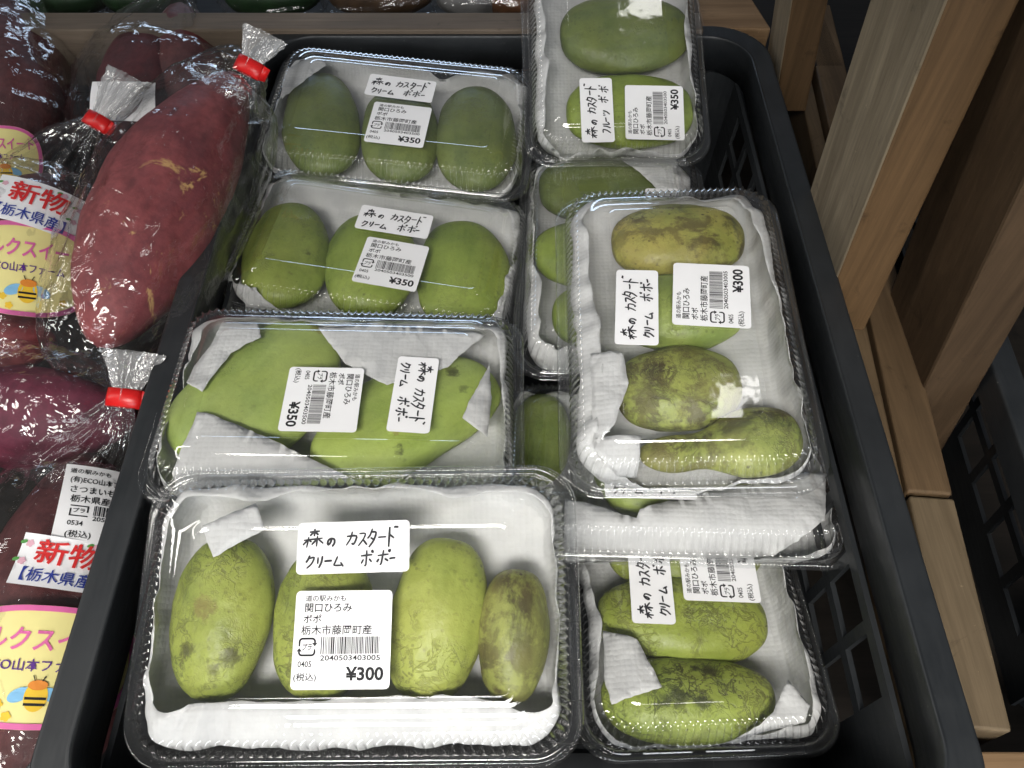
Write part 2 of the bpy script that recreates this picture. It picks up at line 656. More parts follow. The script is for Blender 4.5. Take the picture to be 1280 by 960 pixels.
WD = m_wood("brown_stained_wood", (0.085, 0.053, 0.027), (0.165, 0.106, 0.055), 1, 0.4)
WD2 = m_wood("worn_brown_wood", (0.105, 0.070, 0.038), (0.185, 0.128, 0.072), 1, 1.9)
beam(1172, 935, 1060, 398, -0.054, 0.0122, 0.05, WD2, "narrow brown timber lying right against the pawpaw crate", 0.1, 0.35)
WD3 = m_wood("faded_brown_wood", (0.115, 0.083, 0.048), (0.195, 0.145, 0.088), 1, 4.4)
beam(1135, 615, 1088, 398, -0.050, 0.027, 0.06, WD, "far length of the wide brown timber, under the upright posts", -0.0006, 0.40)
beam(1204, 935, 1136, 618, -0.0505, 0.027, 0.06, WD3, "near length of the wide timber, paler, beside the crate corner", -0.01, -0.0006)
WX = m_wood("pale_cross_wood", (0.20, 0.12, 0.06), (0.34, 0.22, 0.12), 0, 5.2)
p = at(1190, 938, -0.050)
timber("wooden_beam", [(p.x, p.y, -.052), (p.x, p.y - .05, -.052), (p.x, p.y - .05, -.10), (p.x, p.y, -.10)],
       [(p.x + .3, p.y, -.052), (p.x + .3, p.y - .05, -.052), (p.x + .3, p.y - .05, -.10), (p.x + .3, p.y, -.10)],
       WX, "short crosswise timber at the near end of the wide timber", "beam", "timbers beside the crate")


M_SIDE = m_wood("weathered_grey_wood", (0.20, 0.158, 0.105), (0.36, 0.295, 0.205), 2, 6.1)  # grey side wood, lightened in colour to stand in for light from the left


def post(edge_b, edge_t, z_b, width, depth, mat, label, lit_side=True, foot=None, zt=0.75):
    """upright post given by its front-left edge (bottom and a higher picture point); front face `width` wide, `depth` deep"""
    b = at(*edge_b, z_b)
    d = ray_dir(*edge_t)
    k = (b.y - CAM.y) / d.y
    t_ = CAM + d * k
    dirv = (t_ - b)
    t2 = b + dirv * ((zt - b.z) / dirv.z)
    b = b + dirv * ((foot - b.z) / dirv.z) if foot is not None else b
    w, dd = Vector((width, 0, 0)), Vector((0, depth, 0))
    o = timber("wooden_post", [b, b + w, b + w + dd, b + dd], [t2, t2 + w, t2 + w + dd, t2 + dd], mat, label, "post",
               "upright posts behind the crate", 0.002)
    if lit_side:  # left faces take the grey wood with side light put into its tone
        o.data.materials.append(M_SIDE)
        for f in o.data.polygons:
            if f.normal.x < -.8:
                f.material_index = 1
    return o


WP = [m_wood("post_wood", (0.080, 0.046, 0.020), (0.150, 0.088, 0.040), 2, 2.2 + k) for k in range(2)] + [m_wood("dark_post_wood", (0.055, 0.034, 0.018), (0.105, 0.066, 0.036), 2, 9.3)]  # last entry: post wood with shade put into a darker tone
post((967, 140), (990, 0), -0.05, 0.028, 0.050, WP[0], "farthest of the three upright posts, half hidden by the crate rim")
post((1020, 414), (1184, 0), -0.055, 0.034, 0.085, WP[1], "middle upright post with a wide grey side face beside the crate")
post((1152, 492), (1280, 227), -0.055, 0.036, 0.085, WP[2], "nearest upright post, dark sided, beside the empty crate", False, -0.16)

WR = m_wood("grey_rail_wood", (0.11, 0.085, 0.062), (0.20, 0.155, 0.115), 0, 7.7)
y0 = at(400, 37, 0.004).y
timber("shelf_rail", [(-0.9, y0, .004), (-0.9, y0 + .026, .004), (-0.9, y0 + .026, -.05), (-0.9, y0, -.05)],
       [(0.16, y0, .004), (0.16, y0 + .026, .004), (0.16, y0 + .026, -.05), (0.16, y0, -.05)], WR,
       "horizontal greyish wooden rail behind the crates", "rail")
p = at(880, 30, 0.0)
timber("wood_board", [(p.x, p.y, -.004), (p.x + .058, p.y, -.004), (p.x + .058, p.y, -.03), (p.x, p.y, -.03)],
       [(p.x, p.y + .2, -.004), (p.x + .02, p.y + .2, -.004), (p.x + .02, p.y + .2, -.03), (p.x, p.y + .2, -.03)], WX,
       "small pale board behind the far corner of the crate", "board")

# ------------------------------------------------------------------ clear packs
LX, LY = 0.110, 0.0725
NX, NY, NCN = 372, 222, 58          # samples along a long side, a short side and a corner
LIDP = [(0.0000, -0.0016), (0.0005, -0.0002), (0.0011, 0.0009), (0.0018, 0.0009), (0.0024, 0.0000), (0.0034, 0.0000), (0.0039, 0.0015),
        (0.0046, 0.0019), (0.0056, 0.0017), (0.0062, 0.0003), (0.0068, 0.0006), (0.0076, 0.0030), (0.0086, 0.0068), (0.0099, 0.0106),
        (0.0114, 0.0140), (0.0128, 0.0158), (0.0150, 0.0167), (0.0178, 0.0171), (0.0234, 0.0181), (0.0238, 0.0187), (0.0300, 0.0195),
        (0.0329, 0.0197), (0.0334, 0.0202), (0.0339, 0.0197), (0.0360, 0.0196), (0.0480, 0.0197), (0.0620, 0.0197)]


def lid_z(ins):
    for (a, za), (b, zb) in zip(LIDP, LIDP[1:]):
        if a <= ins <= b:
            return za + (zb - za) * (ins - a) / max(1e-9, b - a)
    return LIDP[-1][1]


def pack_ring(ins, z, ribs, beads, sgn=1):
    r = max(0.0225 - ins * .50, 0.0055)
    pts = rring(LX - ins, LY - ins, r, NX, NY, NCN)
    out = []
    for k, (x, y, nx, ny) in enumerate(pts):
        o = 0.0
        if ribs:
            ph = (k / 10.0) % 1.0
            tri = 1 - abs(ph * 2 - 1)
            o = ribs * (math.sqrt(tri) - .5)
        zz = z
        if beads:
            zz += beads * (1 if (k % 4) < 2 else -1)
        # the thin sheet is never quite flat
        zz += 0.00016 * noise.noise(Vector((x * 28, y * 28, sgn * 3.1))) * (1 if ins > 0.018 else .6)
        out.append((x - nx * o, y - ny * o, zz))
    return out


def lid_mesh():
    rb = {10: .0006, 11: .0018, 12: .0026, 13: .0030, 14: .0032, 15: .0026, 16: .0012}
    rings = [pack_ring(i, z, rb.get(k, 0), .00022 if k in (1, 2, 3) else 0) for k, (i, z) in enumerate(LIDP)]
    return mesh(*loft(rings))


TRAYP = [(0.0003, -0.0026), (0.0015, -0.0016), (0.0040, -0.0014), (0.0052, -0.0008), (0.0064, -0.0020), (0.0072, -0.0045), (0.0098, -0.0110),
         (0.0130, -0.0180), (0.0160, -0.0205), (0.0200, -0.0212), (0.0300, -0.0210), (0.0320, -0.0200), (0.0600, -0.0200)]


def tray_mesh():
    rb = {5: .0008, 6: .0016, 7: .0012}
    rings = [pack_ring(i, z, rb.get(k, 0), 0, -1) for k, (i, z) in enumerate(TRAYP)]
    return mesh(*loft(rings))


LID, TRAY = lid_mesh(), tray_mesh()

# ---- lettering
_tc = {}


def text_geo(body, bold=0.0, shear=0.0):
    """outline of a line of writing, as triangles scaled to a unit-high box; returns verts, faces, width, height"""
    key = (body, bold, shear)
    if key in _tc:
        return _tc[key]
    c = bpy.data.curves.new("lettering", 'FONT')
    c.body = body
    c.resolution_u = 3
    c.offset = bold
    c.shear = shear
    o = bpy.data.objects.new("lettering", c)
    COL.objects.link(o)
    bpy.context.view_layer.update()
    me = bpy.data.meshes.new_from_object(o.evaluated_get(bpy.context.evaluated_depsgraph_get()))
    vs = [v.co.copy() for v in me.vertices]
    fs = [tuple(p.vertices) for p in me.polygons]
    bpy.data.objects.remove(o)
    bpy.data.curves.remove(c)
    bpy.data.meshes.remove(me)
    x0 = min(v.x for v in vs)
    x1 = max(v.x for v in vs)
    ya = min(v.y for v in vs)
    yb = max(v.y for v in vs)
    vs = [(v.x - x0, v.y - ya) for v in vs]
    _tc[key] = (vs, fs, x1 - x0, yb - ya)
    return _tc[key]


class Sheet:
    """collects flat shapes in a 2-D frame (mm-like units) and builds one mesh"""

    def __init__(s):
        s.v, s.f = [], []

    def add(s, pts, faces, z=0.0):
        b = len(s.v)
        s.v += [(x, y, z) for x, y in pts]
        s.f += [tuple(i + b for i in f) for f in faces]

    def text(s, body, x0, x1, y0, y1, bold=0.0, z=0.0, shear=0.0):
        vs, fs, w, h = text_geo(body, bold, shear)
        s.add([(x0 + (x1 - x0) * x / w, y0 + (y1 - y0) * y / h) for x, y in vs], fs, z)

    def rect(s, x0, x1, y0, y1, z=0.0):
        s.add([(x0, y0), (x1, y0), (x1, y1), (x0, y1)], [(0, 1, 2, 3)], z)

    def stroke(s, pts, w, z=0.0):
        """one pen stroke as a strip with mitred corners and slightly pointed ends"""
        P = [Vector(p) for p in pts]
        n = len(P)
        if n < 2:
            return
        L, R = [], []
        for i in range(n):
            d = Vector((0, 0))
            if i > 0:
                d += (P[i] - P[i - 1]).normalized()
            if i < n - 1:
                d += (P[i + 1] - P[i]).normalized()
            if d.length < 1e-6:
                d = (P[i] - P[i - 1])
            d.normalize()
            nn = Vector((-d.y, d.x))
            ww = w * (.75 if i in (0, n - 1) else 1.0) * .5
            L.append(P[i] + nn * ww)
            R.append(P[i] - nn * ww)
        s.add([tuple(q) for q in L + R], [(i, i + n, i + n + 1, i + 1) for i in range(n - 1)], z)

    def disc(s, cx, cy, rx, ry, z=0.0, n=18, a0=0.0):
        s.add([(cx + rx * math.cos(2 * math.pi * k / n) * math.cos(a0) - ry * math.sin(2 * math.pi * k / n) * math.sin(a0),
                cy + rx * math.cos(2 * math.pi * k / n) * math.sin(a0) + ry * math.sin(2 * math.pi * k / n) * math.cos(a0)) for k in range(n)],
              [tuple(range(n))], z)

    def mesh(s):
        return mesh(s.v, s.f)


def label_sheet(w, h, r=0.0022, th=0.00018):
    pts = [(x, y) for x, y, _, _ in rring(w / 2, h / 2, r, 1, 1, 6)]
    n = len(pts)
    v = [(x, y, 0) for x, y in pts] + [(x, y, th) for x, y in pts]
    f = [tuple(range(n))[::-1], tuple(range(n, 2 * n))] + [(k, (k + 1) % n, n + (k + 1) % n, n + k) for k in range(n)]
    return mesh(v, f)


PLW, PLH = 0.0455, 0.0440
NLW, NLH = 0.0540, 0.0245
PL_SHEET, NL_SHEET = label_sheet(PLW, PLH), label_sheet(NLW, NLH)
LZ = 0.00026


def price_geo(price, code, lines=None, mark_text="プラ"):
    def X(u):
        return (u - .5) * PLW

    def Y(v):
        return (.5 - v) * PLH

    t = Sheet()
    L = lines or [("道の駅みかも", .10, .52, .045, .112, .012), ("関口ひろみ", .10, .585, .130, .222, .015), ("ポポ", .09, .275, .245, .330, .015),
                  ("栃木市藤岡町産", .075, .80, .355, .455, .011)]
    for body, a, b, c, d, bo in L:
        t.text(body, X(a), X(b), Y(d), Y(c), bo, LZ)
    t.text(code, X(.285), X(.895), Y(.714), Y(.660), .014, LZ)
    t.text("0405", X(.06), X(.20), Y(.777), Y(.716), .012, LZ)
    t.text("(税込)", X(.025), X(.255), Y(.925), Y(.835), .012, LZ)
    t.text(price, X(.55), X(.935), Y(.915), Y(.775), .030, LZ)
    b = Sheet()
    rnd = random.Random(5)
    x = .285
    while x < .885:
        w = rnd.choice((.006, .006, .010, .015))
        b.rect(X(x), X(min(x + w, .895)), Y(.648), Y(.475), LZ)
        x += w + rnd.choice((.006, .008, .012))
    m = Sheet()
    # recycling mark: a rounded square of two hooked arrows with two kana inside
    cx, cy, hw = X(.145), Y(.575), .0036
    hh = .0037

    def corner(ax, ay, a0):
        return [(ax + .0014 * math.cos(a), ay + .0014 * math.sin(a)) for a in [a0 + math.pi / 2 * k / 5 for k in range(6)]]
    top = [(cx - hw, cy + .0003)] + [(cx - hw, cy + hh - .0014)] + corner(cx - hw + .0014, cy + hh - .0014, math.pi / 2)[::-1] + \
          corner(cx + hw - .0014, cy + hh - .0014, 0)[::-1] + [(cx + hw, cy + .0012)]
    bot = [(cx + hw, cy - .0010)] + corner(cx + hw - .0014, cy - hh + .0014, -math.pi / 2)[::-1] + \
        corner(cx - hw + .0014, cy - hh + .0014, math.pi)[::-1] + [(cx - hw, cy - .0016)]
    m.stroke(top, .0009, LZ)
    m.stroke(bot, .0009, LZ)
    m.add([(cx + hw - .0014, cy + .0018), (cx + hw, cy + .0002), (cx + hw + .0012, cy + .0018)], [(0, 1, 2)], LZ + .00002)
    m.add([(cx - hw - .0012, cy - .0020), (cx - hw, cy - .0004), (cx - hw + .0014, cy - .0020)], [(0, 1, 2)], LZ + .00002)
    m.text(mark_text, cx - .0022, cx + .0022, cy - .0016, cy + .0016, .02, LZ, .25)
    return t.mesh(), b.mesh(), m.mesh()


PRICE = {"300": price_geo("¥300", "2040503403005"), "350": price_geo("¥350", "2040503403500")}

# handwriting: each sign is a few pen strokes in a unit box
HW = {
    "森": [[(.25, .80), (.78, .83)], [(.52, 1.0), (.50, .58)], [(.48, .80), (.28, .62)], [(.54, .80), (.76, .64)],
          [(.0, .40), (.98, .50)], [(.24, .55), (.22, .02)], [(.22, .42), (.02, .12)], [(.26, .40), (.40, .26)],
          [(.70, .58), (.70, .02)], [(.68, .45), (.46, .14)], [(.72, .44), (1.05, .22)]],
    "の": [[(.50, .72), (.40, .40), (.22, .22), (.10, .36), (.20, .64), (.48, .78), (.78, .66), (.82, .38), (.62, .08)]],
    "カ": [[(.05, .66), (.90, .72), (.82, .30), (.68, .06), (.54, .18)], [(.44, .98), (.38, .50), (.08, .04)]],
    "ス": [[(.10, .84), (.78, .88), (.56, .48), (.05, .04)], [(.54, .46), (.92, .08)]],
    "タ": [[(.42, .98), (.28, .66), (.04, .44)], [(.38, .80), (.86, .84), (.66, .36), (.20, .0)], [(.30, .52), (.66, .40)]],
    "ー": [[(.05, .50), (.50, .52), (.92, .56)]],
    "ド": [[(.38, 1.0), (.36, .0)], [(.38, .62), (.76, .42)], [(.70, .98), (.82, 1.04), (.92, .96), (1.02, 1.02)]],
    "ク": [[(.34, .96), (.22, .62), (.02, .40)], [(.30, .74), (.84, .80), (.62, .32), (.14, .0)]],
    "リ": [[(.22, .84), (.20, .36)], [(.72, .92), (.70, .48), (.36, .02)]],
    "ム": [[(.44, .90), (.26, .44), (.10, .16), (.80, .20)], [(.66, .44), (.92, .06)]],
    "ポ": [[(.06, .64), (.84, .70)], [(.44, .98), (.44, .06), (.32, .12)], [(.22, .46), (.06, .20)], [(.62, .46), (.86, .26)],
          [(.84, .98), (.92, .94), (.88, .86), (.82, .92), (.84, .98)]],
    "フ": [[(.08, .84), (.84, .88), (.62, .36), (.18, .0)]],
    "ル": [[(.26, .86), (.24, .40), (.02, .06)], [(.56, .94), (.56, .10), (.96, .38)]],
    "ツ": [[(.10, .80), (.20, .56)], [(.42, .86), (.48, .64)], [(.90, .84), (.70, .36), (.30, .02)]],
}


def hand_geo(l1, l2, seed):
    """l1, l2: lists of (sign, x0, x1, y0, y1) in label fractions"""
    rnd = random.Random(seed)
    s = Sheet()
    z = LZ
    for sign, x0, x1, y0, y1 in l1 + l2:
        jx, jy, jr = rnd.uniform(-.008, .008), rnd.uniform(-.015, .015), rnd.uniform(-.06, .06)
        for st in HW[sign]:
            pts = []
            for px, py in st:
                px += rnd.uniform(-.03, .03)
                py += rnd.uniform(-.03, .03)
                px += (py - .5) * .08 + jr * (py - .5)
                pts.append(((x0 + (x1 - x0) * px + jx - .5) * NLW, (y0 + (y1 - y0) * py + jy - .5) * NLH))
            # soften the corners of the stroke
            q = [pts[0]]
            for a, b in zip(pts, pts[1:]):
                for k in (.33, .67, 1.0):
                    q.append((a[0] + (b[0] - a[0]) * k, a[1] + (b[1] - a[1]) * k))
            for _ in range(1):
                q = [q[0]] + [((q[i - 1][0] + 2 * q[i][0] + q[i + 1][0]) / 4, (q[i - 1][1] + 2 * q[i][1] + q[i + 1][1]) / 4) for i in range(1, len(q) - 1)] + [q[-1]]
            s.stroke(q, .00094 * rnd.uniform(.9, 1.15), z)
            z += .000012
    return s.mesh()


ROW1 = [("森", .065, .235, .50, .88), ("の", .255, .345, .50, .74), ("カ", .43, .535, .52, .80), ("ス", .535, .625, .50, .80),
        ("タ", .62, .715, .48, .84), ("ー", .715, .80, .56, .80), ("ド", .78, .90, .48, .86)]
ROW2 = [("ク", .09, .175, .10, .36), ("リ", .175, .245, .10, .36), ("ー", .245, .325, .10, .38), ("ム", .325, .43, .10, .34),
        ("ポ", .565, .69, .12, .44), ("ポ", .70, .83, .12, .44), ("ー", .82, .88, .12, .36)]
ROW2B = [("フ", .12, .20, .10, .38), ("ル", .21, .31, .10, .38), ("ー", .31, .39, .10, .38), ("ツ", .40, .49, .10, .36),
         ("ポ", .60, .72, .12, .44), ("ポ", .76, .88, .12, .44)]
GROUPS = dict(pack="clear packs of pawpaws in the crate", fruit="pawpaws in the clear packs", paper="paper towels lining the packs")


class Pack:
    def __init__(s, loc, yaw, pitch, roll, portrait, label, size=1.0):
        s.M = Matrix.Translation(Vector(loc)) @ Matrix.Rotation(rad(yaw), 4, 'Z') @ Matrix.Rotation(rad(pitch), 4, 'X') @ Matrix.Rotation(rad(roll), 4, 'Y') @ Matrix.Scale(size, 4)
        s.portrait = portrait
        s.T = s.M @ Matrix.Rotation(math.pi / 2, 4, 'Z') if portrait else s.M
        e = empty("fruit_pack")
        e.matrix_world = s.M
        s.e = tag(e, label, "food pack", GROUPS['pack'])
        for nm, me, mt in (("lid", LID, M_LID), ("tray", TRAY, M_TRAY)):
            o = link(nm, me, mt, e)
            if portrait:
                o.rotation_euler = (0, 0, math.pi / 2)
        s.Mi = s.M.inverted()

    def hxy(s):
        return (LY, LX) if s.portrait else (LX, LY)

    def loc(s, u, v, h):
        """where the line of sight through a picture point meets the plane at height h above this pack's flange"""
        o = s.Mi @ CAM
        d = s.Mi.to_3x3() @ ray_dir(u, v)
        return o + d * ((h - o.z) / d.z)

    def inset(s, x, y):
        hx, hy = s.hxy()
        return min(hx - abs(x), hy - abs(y))

    def price(s, u, v, ang, key):
        c = s.loc(u, v, .0203)
        z = max(.0206, .0204) if s.inset(c.x, c.y) > .03 else .0205
        l = link("price_label", PL_SHEET, M_LABEL, s.e, smooth=False)
        l.location = (c.x, c.y, .02065)
        l.rotation_euler = (0, 0, rad(ang))
        for nm, me in zip(("lettering", "barcode", "recycling_mark"), PRICE[key]):
            link(nm, me, M_INK, l, smooth=False)

    def name(s, u, v, ang, seed, rows=(ROW1, ROW2)):
        c = s.loc(u, v, .0203)
        l = link("name_label", NL_SHEET, M_LABEL, s.e, smooth=False)
        l.location = (c.x, c.y, .02095)
        l.rotation_euler = (0, 0, rad(ang))
        link("handwriting", hand_geo(*rows, seed), M_PEN, l, smooth=False)

    def fruit(s, p, q, wpx, mat, label, seed, pear=0.0, bend=0.0, h=-.0010, vz=.0165, flat=2.0):
        """a fruit whose long axis runs between two picture points; wpx is its width in picture points"""
        # the outline's near end is seen low on the fruit, its far end high on it
        k = max(-1.0, min(1.0, (p[1] - q[1]) / 90.0))
        a, b = s.loc(*p, h - .0075 * k), s.loc(*q, h + .0075 * k)
        hx, hy = s.hxy()
        for e_ in (a, b):
            e_.z = h
            e_.x = max(-hx + .0108, min(hx - .0108, e_.x))
            e_.y = max(-hy + .0108, min(hy - .0108, e_.y))
        c = (a + b) / 2
        mid = ((p[0] + q[0]) / 2, (p[1] + q[1]) / 2)
        d = (b - a)
        ln = d.length / 2
        ang = math.atan2(d.y, d.x)
        # width across the axis, measured in the plane of the pack
        px = Vector((q[0] - p[0], q[1] - p[1])).normalized()
        nx = Vector((-px.y, px.x)) * wpx / 2
        wl = (s.loc(mid[0] + nx.x, mid[1] + nx.y, h) - s.loc(mid[0] - nx.x, mid[1] - nx.y, h)).length / 2
        me = fruit_mesh(ln, wl, min(vz, wl * 1.02), pear, bend, seed)
        o = link("pawpaw", me, mat)
        o.matrix_world = s.M @ Matrix.Translation(c) @ Matrix.Rotation(ang, 4, 'Z')
        tag(o, label, "pawpaw", GROUPS['fruit'])
        return o

    def paper(s, sides, flaps, label, seed, wav=2.0):
        """lining sheet: how far (mm) its edge leans in along front, right, back, left; plus folded-over flaps"""
        rnd = random.Random(seed)
        hx, hy = s.hxy()
        V, F = [], []
        nx, ny = (70, 46) if not s.portrait else (46, 70)
        nc = 12
        ring0 = rring(1, 1, .1, nx, ny, nc)
        n = len(ring0)

        def side_val(lst, a):
            x = a * (len(lst) - 1)
            i = min(int(x), len(lst) - 2)
            f = x - i
            f = f * f * (3 - 2 * f)
            return lst[i] * (1 - f) + lst[i + 1] * f
        D = []
        fr, ri, ba, le = sides
        for k in range(n):
            if k < nx:
                D.append(side_val(fr, k / nx))
            elif k < nx + nc:
                a = (k - nx) / nc
                D.append(fr[-1] * (1 - a) + ri[0] * a)
            elif k < nx + nc + ny:
                D.append(side_val(ri, (k - nx - nc) / ny))
            elif k < nx + 2 * nc + ny:
                a = (k - nx - nc - ny) / nc
                D.append(ri[-1] * (1 - a) + ba[0] * a)
            elif k < 2 * nx + 2 * nc + ny:
                D.append(side_val(ba, (k - nx - 2 * nc - ny) / nx))
            elif k < 2 * nx + 3 * nc + ny:
                a = (k - 2 * nx - 2 * nc - ny) / nc
                D.append(ba[-1] * (1 - a) + le[0] * a)
            elif k < 2 * nx + 3 * nc + 2 * ny:
                D.append(side_val(le, (k - 2 * nx - 3 * nc - ny) / ny))
            else:
                a = (k - 2 * nx - 3 * nc - 2 * ny) / nc
                D.append(le[-1] * (1 - a) + fr[0] * a)
        base_rows = 6
        lean = [.3, .65, 1.0]
        R = []
        for ri_ in range(base_rows + len(lean)):
            row = []
            for k in range(n):
                # a loose sheet: wanders off the wall, folds in flat facets, torn edge
                w1 = noise.noise(Vector((k * .055, seed * 3.3, 0)))
                w2 = noise.noise(Vector((k * .17, seed * 1.3, 4)))
                fold = abs(((k * .061 + .9 * w1 + seed * .37) % 1.0) * 2 - 1)
                d = D[k] * .001
                if d > .001:
                    d = max(.0005, d + wav * .001 * w2 + .0004 * noise.noise(Vector((k * 1.3, seed, 5))))
                else:
                    d = d + wav * .0008 * w2 + .0005 * noise.noise(Vector((k * 1.1, seed, 9)))
                off = .0108 + .0028 * w1 + .0016 * (fold - .5)
                top = .0062 + .0052 * w2 + .003 * w1
                if d < 0:
                    top = max(-.0172, top + d)
                if ri_ < base_rows:
                    q = (0, .0, .12, .45, .75, 1.0)[ri_]
                    z = -.0188 + (top + .0188) * q
                    ins = (.050, off + .0075, off + .0042, off + .0016, off, off + .0006)[ri_]
                    if ri_ >= 3:
                        ins += .0010 * noise.noise(Vector((k * .23, ri_ * .8, seed * 2)))
                else:
                    t_ = lean[ri_ - base_rows]
                    dd = max(d, .0004)
                    ins = off + .0006 + dd * t_
                    z = top + min(.0075, dd * .75) * t_ ** .8 + .0007 * noise.noise(Vector((k * .3, t_ * 2, seed)))
                z = min(z, lid_z(ins) - .0012)
                row.append((ins, z, 0))
            R.append(row)
        # evaluate each row by sampling rounded rectangles per column
        cache = {}
        for row in R:
            pts = []
            for k, (ins, z, r) in enumerate(row):
                key = round(ins, 4)
                if key not in cache:
                    cache[key] = rring(hx - key, hy - key, max(.0235 - key * .55, .006), nx, ny, nc)
                x, y, _, _ = cache[key][k]
                z = min(z, lid_z(key) - .0010)
                pts.append((x, y, z))
            V += pts
        for i in range(len(R) - 1):
            for k in range(n):
                k2 = (k + 1) % n
                F.append((i * n + k, i * n + k2, (i + 1) * n + k2, (i + 1) * n + k))
        V.append((0, 0, -.0188))
        for k in range(n):
            F.append((k, len(V) - 1, (k + 1) % n))
        for fi, fl in enumerate(flaps):
            poly, drop = (fl if isinstance(fl, tuple) else (fl, 0.0))
            P = [s.loc(u, v, .0165) for u, v in poly]
            bm = bmesh.new()
            # ragged outline
            o2 = []
            for a, b in zip(P, P[1:] + P[:1]):
                m_ = max(2, int((b - a).length / .0025))
                for j in range(m_):
                    q = a + (b - a) * (j / m_)
                    if j:
                        q = q + Vector((noise.noise(q * 260), noise.noise(q * 260 + Vector((9, 9, 9))), 0)) * .0007
                    o2.append(q)
            f_ = bm.faces.new([bm.verts.new((q.x, q.y, 0)) for q in o2])
            bmesh.ops.triangulate(bm, faces=[f_])
            for _ in range(2):
                bmesh.ops.subdivide_edges(bm, edges=[e_ for e_ in bm.edges if e_.calc_length() > .004], cuts=1, use_grid_fill=True)
            bmesh.ops.triangulate(bm, faces=bm.faces)
            b0 = len(V)
            bm.verts.index_update()
            cc = sum((v.co for v in bm.verts), Vector()) / len(bm.verts)
            for v in bm.verts:
                x, y = v.co.x, v.co.y
                lim = .0128
                ex, ey = max(0, abs(x) - (hx - lim)), max(0, abs(y) - (hy - lim))
                x = max(-hx + lim, min(hx - lim, x))
                y = max(-hy + lim, min(hy - lim, y))
                z = lid_z(s.inset(x, y)) - .0013 - drop - abs(.0026 * fbm((x, y, seed), 32, 2)) - abs(.0010 * fbm((x, y, seed + 4), 90, 2))
                e = max(ex, ey)
                if e > 0:               # past the shoulder the sheet bends down along the wall
                    z = max(-.016, z - e * 1.5)
                    o_ = min(.004, e * .35)
                    x += math.copysign(o_, x) if ex > 0 else 0
                    y += math.copysign(o_, y) if ey > 0 else 0
                V.append((x, y, z))
            F += [tuple(b0 + v.index for v in f.verts) for f in bm.faces]
            bm.free()
        o = link("paper_towel", mesh(V, F), M_PAPER)
        o.matrix_world = s.M
        so = o.modifiers.new("thickness", 'SOLIDIFY')
        so.thickness = .00025
        tag(o, label, "paper towel", GROUPS['paper'])


def fruit_mesh(a, b, c, pear, bend, seed, nu=56, nv=40):
    """a: half length along x, b: half width, c: half height; pear narrows the far end; bend curves it"""
    V, F = [], []
    sq = Vector((seed * 1.7, seed * 3.1, seed * .9))
    for i in range(nu + 1):
        ph = math.pi * i / nu
        x = -math.cos(ph)
        r = math.sin(ph) ** 0.74
        w = 1.0 - pear * (0.5 + 0.5 * x) - (.55 * pear * math.exp(-((x - .25) / .35) ** 2) if pear > .25 else 0)
        for j in range(nv):
            th = 2 * math.pi * j / nv
            y, z = r * w * math.cos(th), r * w * math.sin(th)
            nrm = Vector((x, y, z))
            k = 1 + .075 * noise.noise(nrm * 1.4 + sq) + .022 * noise.noise(nrm * 4.2 + sq)
            V.append((x * a * (1 + .01 * noise.noise(nrm * 2 + sq)), y * b * k + bend * b * (x * x - .4), z * c * min(k, 1.03)))
    for i in range(nu):
        for j in range(nv):
            j2 = (j + 1) % nv
            F.append((i * nv + j, i * nv + j2, (i + 1) * nv + j2, (i + 1) * nv + j))
    # stalk scar at the near end
    me = mesh(V, F)
    bm = bmesh.new()
    bm.from_mesh(me)
    bmesh.ops.remove_doubles(bm, verts=bm.verts, dist=1e-6)
    bmesh.ops.recalc_face_normals(bm, faces=bm.faces)
    bm.to_mesh(me)
    bm.free()
    return me


SK_A = m_fruit("green_cracked_skin", (0.205, 0.255, 0.035), (0.375, 0.430, 0.090), .35, DK, .5, .75, 1.0)
SK_A2 = m_fruit("green_scuffed_skin", (0.235, 0.285, 0.040), (0.425, 0.470, 0.105), .25, DK, .6, .55, 4.3)
SK_A4 = m_fruit("brown_speckled_skin", (0.19, 0.21, 0.045), (0.38, 0.40, 0.10), 1.1, BRN, 1.0, .35, 9.2)
SK_B = m_fruit("pale_green_skin", (0.310, 0.405, 0.060), (0.435, 0.545, 0.130), .02, DK, .15, .05, 2.2, .25)
SK_C = m_fruit("dusky_green_skin", (0.185, 0.265, 0.034), (0.340, 0.430, 0.080), .10, DK, .35, .25, 5.7, .12)
SK_D = m_fruit("bloomed_green_skin", (0.095, 0.130, 0.022), (0.185, 0.225, 0.050), .12, DK, .4, .30, 6.6, .22)
SK_G = m_fruit("ripe_brown_skin", (0.16, 0.20, 0.035), (0.44, 0.43, 0.10), .98, BRN, .9, .60, 7.9, 0, (0.44, 0.34, 0.09))
SK_G2 = m_fruit("ripe_mottled_skin", (0.19, 0.25, 0.045), (0.42, 0.45, 0.11), 1.05, BRN, .9, 1.0, 12.4, .15)
SK_H = m_fruit("fresh_green_skin", (0.200, 0.290, 0.050), (0.360, 0.430, 0.110), .08, DK, .35, .25, 3.4)
SK_I = m_fruit("green_netted_skin", (0.215, 0.275, 0.036), (0.365, 0.430, 0.085), .42, DK, .5, 1.1, 8.3)

